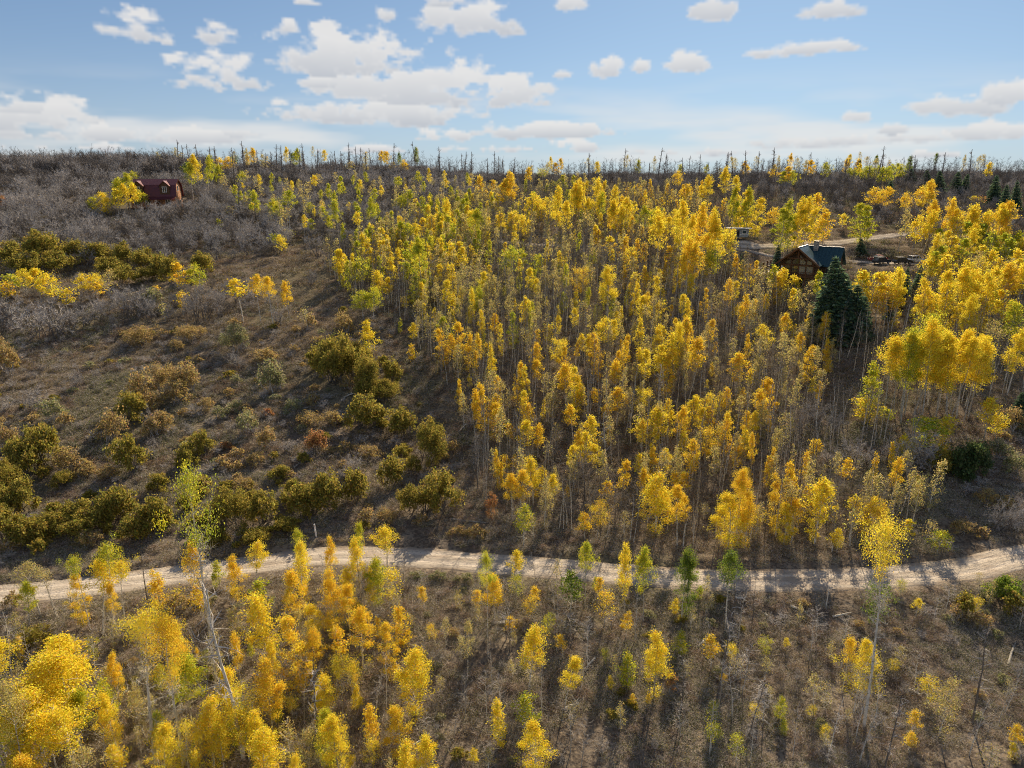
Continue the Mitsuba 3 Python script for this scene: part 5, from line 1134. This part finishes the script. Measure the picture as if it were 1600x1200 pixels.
for x, y in p:
    H = r.uniform(5, 8.5)
    add_aspen(x, y, H, r.choice([0.62, 0.85]), H * r.uniform(0.24, 0.4), r.choice(["l", "y", "l", "d", "y"]))
p, r = scatter("front_left", 3.9, 34)
for x, y in p:
    H = r.uniform(3.5, 8.0)
    add_aspen(x, y, H, r.choice([0.62, 0.85]), H * r.uniform(0.24, 0.38), r.choice(["y", "y", "g", "l", "d", "d"]))
p, r = scatter("grove_low", 4.6, 35)
for x, y in p:
    H = r.uniform(2.2, 6.0)
    add_aspen(x, y, H, r.choice([0.62, 0.85]), H * r.uniform(0.24, 0.42), r.choice(["y", "g", "g", "d", "l"]))
p, r = scatter("bright_stand", 3.0, 33)
for x, y in p[:24]:
    add_aspen(x, y, r.uniform(11.5, 14.5), 0.42, r.uniform(3.0, 4.0), r.choice(["y", "y", "y", "l"]))
for st, gap, s in (("right_wood", 3.2, 3), ("right_gold", 4.5, 4)):
    p, r = scatter(st, gap, s)
    for x, y in p:
        add_bare_aspen(x, y, r.uniform(6, 11), r.uniform(1.6, 2.8))
p, r = scatter("right_gold", 5.0, 14)
for x, y in p:
    add_aspen(x, y, r.uniform(7, 11), 0.62, r.uniform(3, 4.5), r.choice(["y", "y", "l", "d"]))
for st, gap, s, lo, hi in (("scrub_left", 3.8, 5, 3.0, 6.8), ("scrub_back", 4.3, 6, 3.2, 5.2), ("scrub_right", 4.4, 7, 2.6, 4.4), ("scrub_mid", 4.0, 8, 2.4, 3.8), ("ridge", 3.3, 16, 3.2, 6.4)):
    p, r = scatter(st, gap, s)
    for (x, y), u in zip(p, patchy(p, 14, 9)):
        if u > 0.33:
            H = r.uniform(lo, hi) * (1.0 if st != "ridge" else float(0.55 + 1.15 * u) * (1.25 if x < -0.40 * y else 0.72))
            add_bare_oak(x, y, H, H * r.uniform(*((0.62, 0.95) if st in ("ridge", "scrub_back") else (0.75, 1.2))), r.uniform() < (0.6 if st in ("ridge", "scrub_back", "scrub_right") else 0.25))
            if st in ("ridge", "scrub_back") and r.uniform() < 0.34:
                add_bare_aspen(x + 1.5, y + 1.2, r.uniform(6, 11.5), r.uniform(1.8, 3.4), True)
p, r = scatter("left_open", 3.1, 9)
for (x, y), u in zip(p, patchy(p, 16, 12)):
    if u > 0.38:
        W = r.uniform(0.9, 2.6)
        if r.uniform() < 0.3:
            add_oak(x, y, W * r.uniform(0.45, 0.75), W, r.choice(["c", "s", "c", "o"]))
        else:
            add_bare_oak(x, y, W * r.uniform(0.5, 0.8), W)
p, r = scatter("left_oaks", 4.2, 10)
for (x, y), u in zip(p, patchy(p, 8, 15)):
    if u > 0.42:
        W = r.uniform(2.0, 3.6)
        add_oak(x, y, W * r.uniform(0.55, 0.8), W, r.choice(["o", "o", "c"]))
for st, gap, s in (("grove_low", 2.6, 11), ("below_mid", 2.5, 12)):
    p, r = scatter(st, gap, s)
    for (x, y), u in zip(p, patchy(p, 7, 17)):
        if u > 0.30:
            k_ = r.uniform()
            if k_ < 0.48:
                add_bare_aspen(x, y, r.uniform(1.8, 6.2), r.uniform(0.9, 2.4))
            elif k_ < 0.74:
                add_bare_oak(x, y, r.uniform(0.6, 1.6), r.uniform(1.0, 2.4), r.uniform() < 0.4)
            elif k_ < 0.86:
                w_ = r.uniform(0.7, 1.6)
                add_oak(x, y, w_ * 0.6, w_, r.choice(["s", "o", "c", "s"]))
            else:
                add_aspen(x, y, r.uniform(1.5, 3.2), 0.85, r.uniform(0.7, 1.4), r.choice(["d", "l", "y", "d"]))
p, r = scatter("right_low", 4.2, 13)
for x, y in p:
    W = r.uniform(1.4, 3.2)
    if r.uniform() < 0.4:
        add_oak(x, y, W * 0.6, W, r.choice(["c", "s", "o"]))
    else:
        add_bare_oak(x, y, W * 0.65, W)
for _ in range(85):                                                    # bare poles and a few aspens that break the skyline
    y = rng.uniform(300, 372)
    a_ = rng.choice([rng.uniform(-0.52, 0.02), rng.uniform(0.1, 0.62)])
    add_dead(a_ * y, y, rng.uniform(8.5, 15.5))
for _ in range(70):
    y = rng.uniform(315, 372)
    a_ = rng.choice([rng.uniform(-0.40, -0.12), rng.uniform(0.02, 0.66), rng.uniform(0.02, 0.66)])
    add_aspen(a_ * y, y, rng.uniform(7, 13), 0.42 if rng.uniform() < 0.7 else 0.62, rng.uniform(2.2, 4.6), rng.choice(["d", "l", "g", "y", "d", "k"]))

# ---------------------------------------------------------------- every plant becomes a thing of its own, with a label that says which one it is
KEY = dict(aspen="aspen_tree", bare_aspen="bare_aspen", oak="oak_shrub", bare_oak="bare_oak_shrub", spruce="spruce_tree", dead="dead_tree")
CATEGORY = dict(aspen="tree", bare_aspen="tree", oak="shrub", bare_oak="shrub", spruce="tree", dead="tree")
GROUP = dict(aspen="autumn aspens on the hillside", bare_aspen="leafless young aspens", oak="scrub oaks in leaf", bare_oak="leafless grey scrub oaks", spruce="dark spruces", dead="dead snags")
REST = dict(aspen=("aspen_saplings", "many small dull yellow aspen saplings filling the gaps between the larger aspens", "aspens"),
            bare_aspen=("bare_thicket", "thicket of thin leafless saplings standing as grey haze between the aspens", "bare saplings"),
            oak=("low_oak_scrub", "low leafy scrub scattered between the larger oak shrubs", "shrubs"),
            bare_oak=("bare_oak_scrub", "mass of grey leafless scrub covering the far hill and ridge", "scrub"))
HUE = dict(yellow="bright yellow", gold="orange gold", lime="yellow green", dull="dull yellow", green="green", russet="russet", olive="olive", ochre="ochre", sage="sage", deep="deep green")
_stand = {k: make_valid(Polygon(v)) for k, v in STANDS.items()}


def place(q):
    """Where a plant stands, told by what can be found in the photograph."""
    x, y = q["x"], q["y"]
    side = x / y
    third = "left" if side < -0.24 else "right" if side > 0.24 else "middle"
    off = y - float(road_line(x))
    if off < 0:
        if off > -6.5:
            return f"on the road's near verge, {third}"
        return f"below the road at the {third}" + (" foreground" if y < 56 else "")
    if math.hypot(x - PADS[0][0], y - PADS[0][1]) < 24:
        return "around the log house"
    if math.hypot(x - PADS[1][0], y - PADS[1][1]) < 26:
        return "around the red cabin"
    if off < 7:
        return f"on the road's far verge, {third}"
    if y > 285:
        return "on skyline " + ("left of red cabin" if side < -0.56 else "behind red cabin" if side < -0.42 else "right of red cabin" if side < -0.22 else
                                    "behind the grove" if side < 0.12 else "left of log house" if side < 0.36 else "right of log house")
    if contains_xy(_stand["grove"], x, y):
        part = "left" if side < 0.04 else "middle" if side < 0.22 else "right"
        return f"in the {part} grove beside the road" if y < 112 else f"in the {part} heart of the grove" if y < 165 else f"in the {part} upper grove"
    if side > 0.30:
        return "on the lower right slope" if y < 120 else "in the right hand stand" if y < 185 else "on the upper right slope"
    if contains_xy(_stand["left_oaks"], x, y):
        return "in the left oak belt"
    if side < 0.05 and y < 150:
        return "on the open left hillside"
    return "on the far left hillside" if side < -0.5 else "on the upper left hillside" if side < -0.32 else "left of the grove" if side < -0.1 else "behind the grove"


def looks(kind, q):
    if kind == "aspen":
        form = "high crowned" if q["crown"] < 0.5 else "broad" if q["broad"] else "slim"
        if q["old"]:
            return "tall half bare white trunked aspen"
        return f"{form} {HUE[q['colour']]} aspen"
    if kind == "bare_aspen":
        return ("dark " if q["dark"] else "pale ") + "leafless aspen"
    if kind == "oak":
        return ("large " if q["W"] > 4.2 else "small " if q["W"] < 2.4 else "") + f"{HUE[q['colour']]} scrub oak"
    if kind == "bare_oak":
        return ("big " if q["W"] > 5 else "low " if q["H"] < 2.2 else "") + "leafless scrub oak"
    if kind == "spruce":
        return "dark green spruce"
    return ("pale" if q["pale"] else "dark") + " dead snag"


ORD = ["leftmost", "second from left", "third from left", "fourth from left", "fifth from left", "sixth from left", "seventh from left", "eighth from left", "ninth from left"]
ROWS = {2: ["front row", "back row"], 3: ["front row", "middle row", "back row"], 4: ["front row", "second row", "third row", "back row"]}


def describe(members, text):
    """Labels for plants of one look in one place: by row and count from the left, or shared where nothing tells them apart."""
    n = len(members)
    if n == 1:
        members[0]["label"] = text
        return
    members.sort(key=lambda q: q["y"])
    rows = 1 if n <= 9 else 2 if n <= 18 else 3 if n <= 27 else 4
    if n > 36 and not text.startswith(("tall ", "short ", "medium ")):
        members.sort(key=lambda q: q["H"])
        for w, idx in zip(("short", "medium", "tall"), np.array_split(np.arange(n), 3)):
            describe([members[i] for i in idx], f"{w} {text}")
        return
    if n > 36:                                       # too many alike to count: they share one label and one group
        for q in members:
            q["label"], q["group"] = f"{text}, many alike", f"{text}"
        return
    cut = np.array_split(np.arange(n), rows)
    for r_, idx in enumerate(cut):
        line = sorted((members[i] for i in idx), key=lambda q: q["x"] / q["y"])
        for i, q in enumerate(line):
            o = "rightmost" if i == len(line) - 1 and i else ORD[i]
            q["label"] = f"{text}, {o}" + (f", {ROWS[rows][r_]}" if rows > 1 else "")


for kind, plants in POOL.items():
    plants.sort(key=lambda q: -q["size"] * (0.55 if kind == "bare_oak" and q["y"] > 332 else 1.0))     # the back rows of the ridge hide one another
    classes = {}
    for n, q in enumerate(plants):
        key = (KEY[kind] + (f"_{n:03d}" if n else "")) if n < 300 else f"{REST[kind][0]}__{n - 299:03d}"
        scene[key] = {"type": "instance", "g": ref(q["model"]), "to_world": q["m"]}
        q["key"] = key
        if n < 300:
            classes.setdefault(f"{looks(kind, q)} {place(q)}", []).append(q)
    for text, members in classes.items():
        describe(members, text)
    for q in plants[:300]:
        labels[q["key"]] = {"label": q["label"], "category": CATEGORY[kind], "group": q.get("group", GROUP[kind])}
    if len(plants) > 300:
        labels[REST[kind][0]] = {"label": REST[kind][1], "category": REST[kind][2], "kind": "stuff"}

# ---------------------------------------------------------------- ground cover, which nobody could count: dry grass, low twigs and small leaves
PAL = [[(0.38, 0.33, 0.22), (0.46, 0.42, 0.375), (0.25, 0.19, 0.10)],          # tan grass, grey twigs, brown leaves
       [(0.33, 0.30, 0.19), (0.52, 0.49, 0.45), (0.21, 0.20, 0.095)],
       [(0.31, 0.26, 0.195), (0.36, 0.315, 0.28), (0.26, 0.18, 0.105)],
       [(0.31, 0.31, 0.17), (0.50, 0.47, 0.43), (0.185, 0.20, 0.085)]]
cover = 0
for l, (R, ng, nt, nl, h, w, leaf) in enumerate([(0.9, 150, 130, 90, 0.60, 0.030, 0.075), (1.4, 150, 130, 110, 0.72, 0.05, 0.12), (2.3, 130, 120, 120, 0.9, 0.085, 0.19)]):
    for v in range(4):
        mesh, col = brush_patch(900 + v + 10 * l, R, ng, nt, nl, h, w, leaf, PAL[v])
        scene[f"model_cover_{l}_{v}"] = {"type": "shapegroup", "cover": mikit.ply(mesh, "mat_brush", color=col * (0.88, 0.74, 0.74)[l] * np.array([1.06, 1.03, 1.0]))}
r = np.random.default_rng(77)
half = math.tan(math.radians(HFOV / 2)) * 1.12
for l, (y0, y1, gap) in enumerate([(34, 92, 0.98), (92, 165, 1.7), (165, 345, 3.6)]):
    a, b = np.meshgrid(np.arange(-half * y1 - 12, half * y1 + 12, gap), np.arange(y0, y1, gap), indexing="ij")
    p = np.c_[a.ravel(), b.ravel()] + r.uniform(-0.6, 0.6, (a.size, 2)) * gap
    p = p[np.abs(p[:, 0]) < half * p[:, 1] + 12]
    dr_ = np.abs(p[:, 1] - road_line(p[:, 0]))
    keep = (dr_ > 2.9 + 0.3 * l) & (clear(p[:, 0], p[:, 1]) | (dr_ < 4))
    p, dr_ = p[keep], dr_[keep]
    u = fbm(np.c_[p / 6.0, p[:, 0] * 0], 3, 71)
    q = fbm(np.c_[p / 17.0, p[:, 0] * 0 + 5], 3, 72)
    z = terrain(p[:, 0], p[:, 1])
    for (x, y), zz, uu, qq, dd in zip(p, z, u, q, dr_):
        if uu < 0.28:
            continue
        v = int(np.clip((qq - 0.3) * 10 + r.normal(0, 0.8), 0, 3.99))
        s = float(r.uniform(0.6, 1.25) * (0.45 + 0.55 * min(1, (dd - 2.4) / 2.5)) * (0.6 + 0.7 * uu))
        cover += 1
        scene[f"ground_cover__{cover:03d}"] = {"type": "instance", "g": ref(f"model_cover_{l}_{v}"), "to_world": T().translate([float(x), float(y), float(zz) - 0.03]).rotate([0, 0, 1], float(r.uniform(0, 360))).scale([float(0.62 + 0.38 * s), float(0.62 + 0.38 * s), s])}
labels["ground_cover"] = {"label": "low dry grass, brown leaves and grey twigs covering the hillside", "category": "ground cover", "kind": "stuff"}
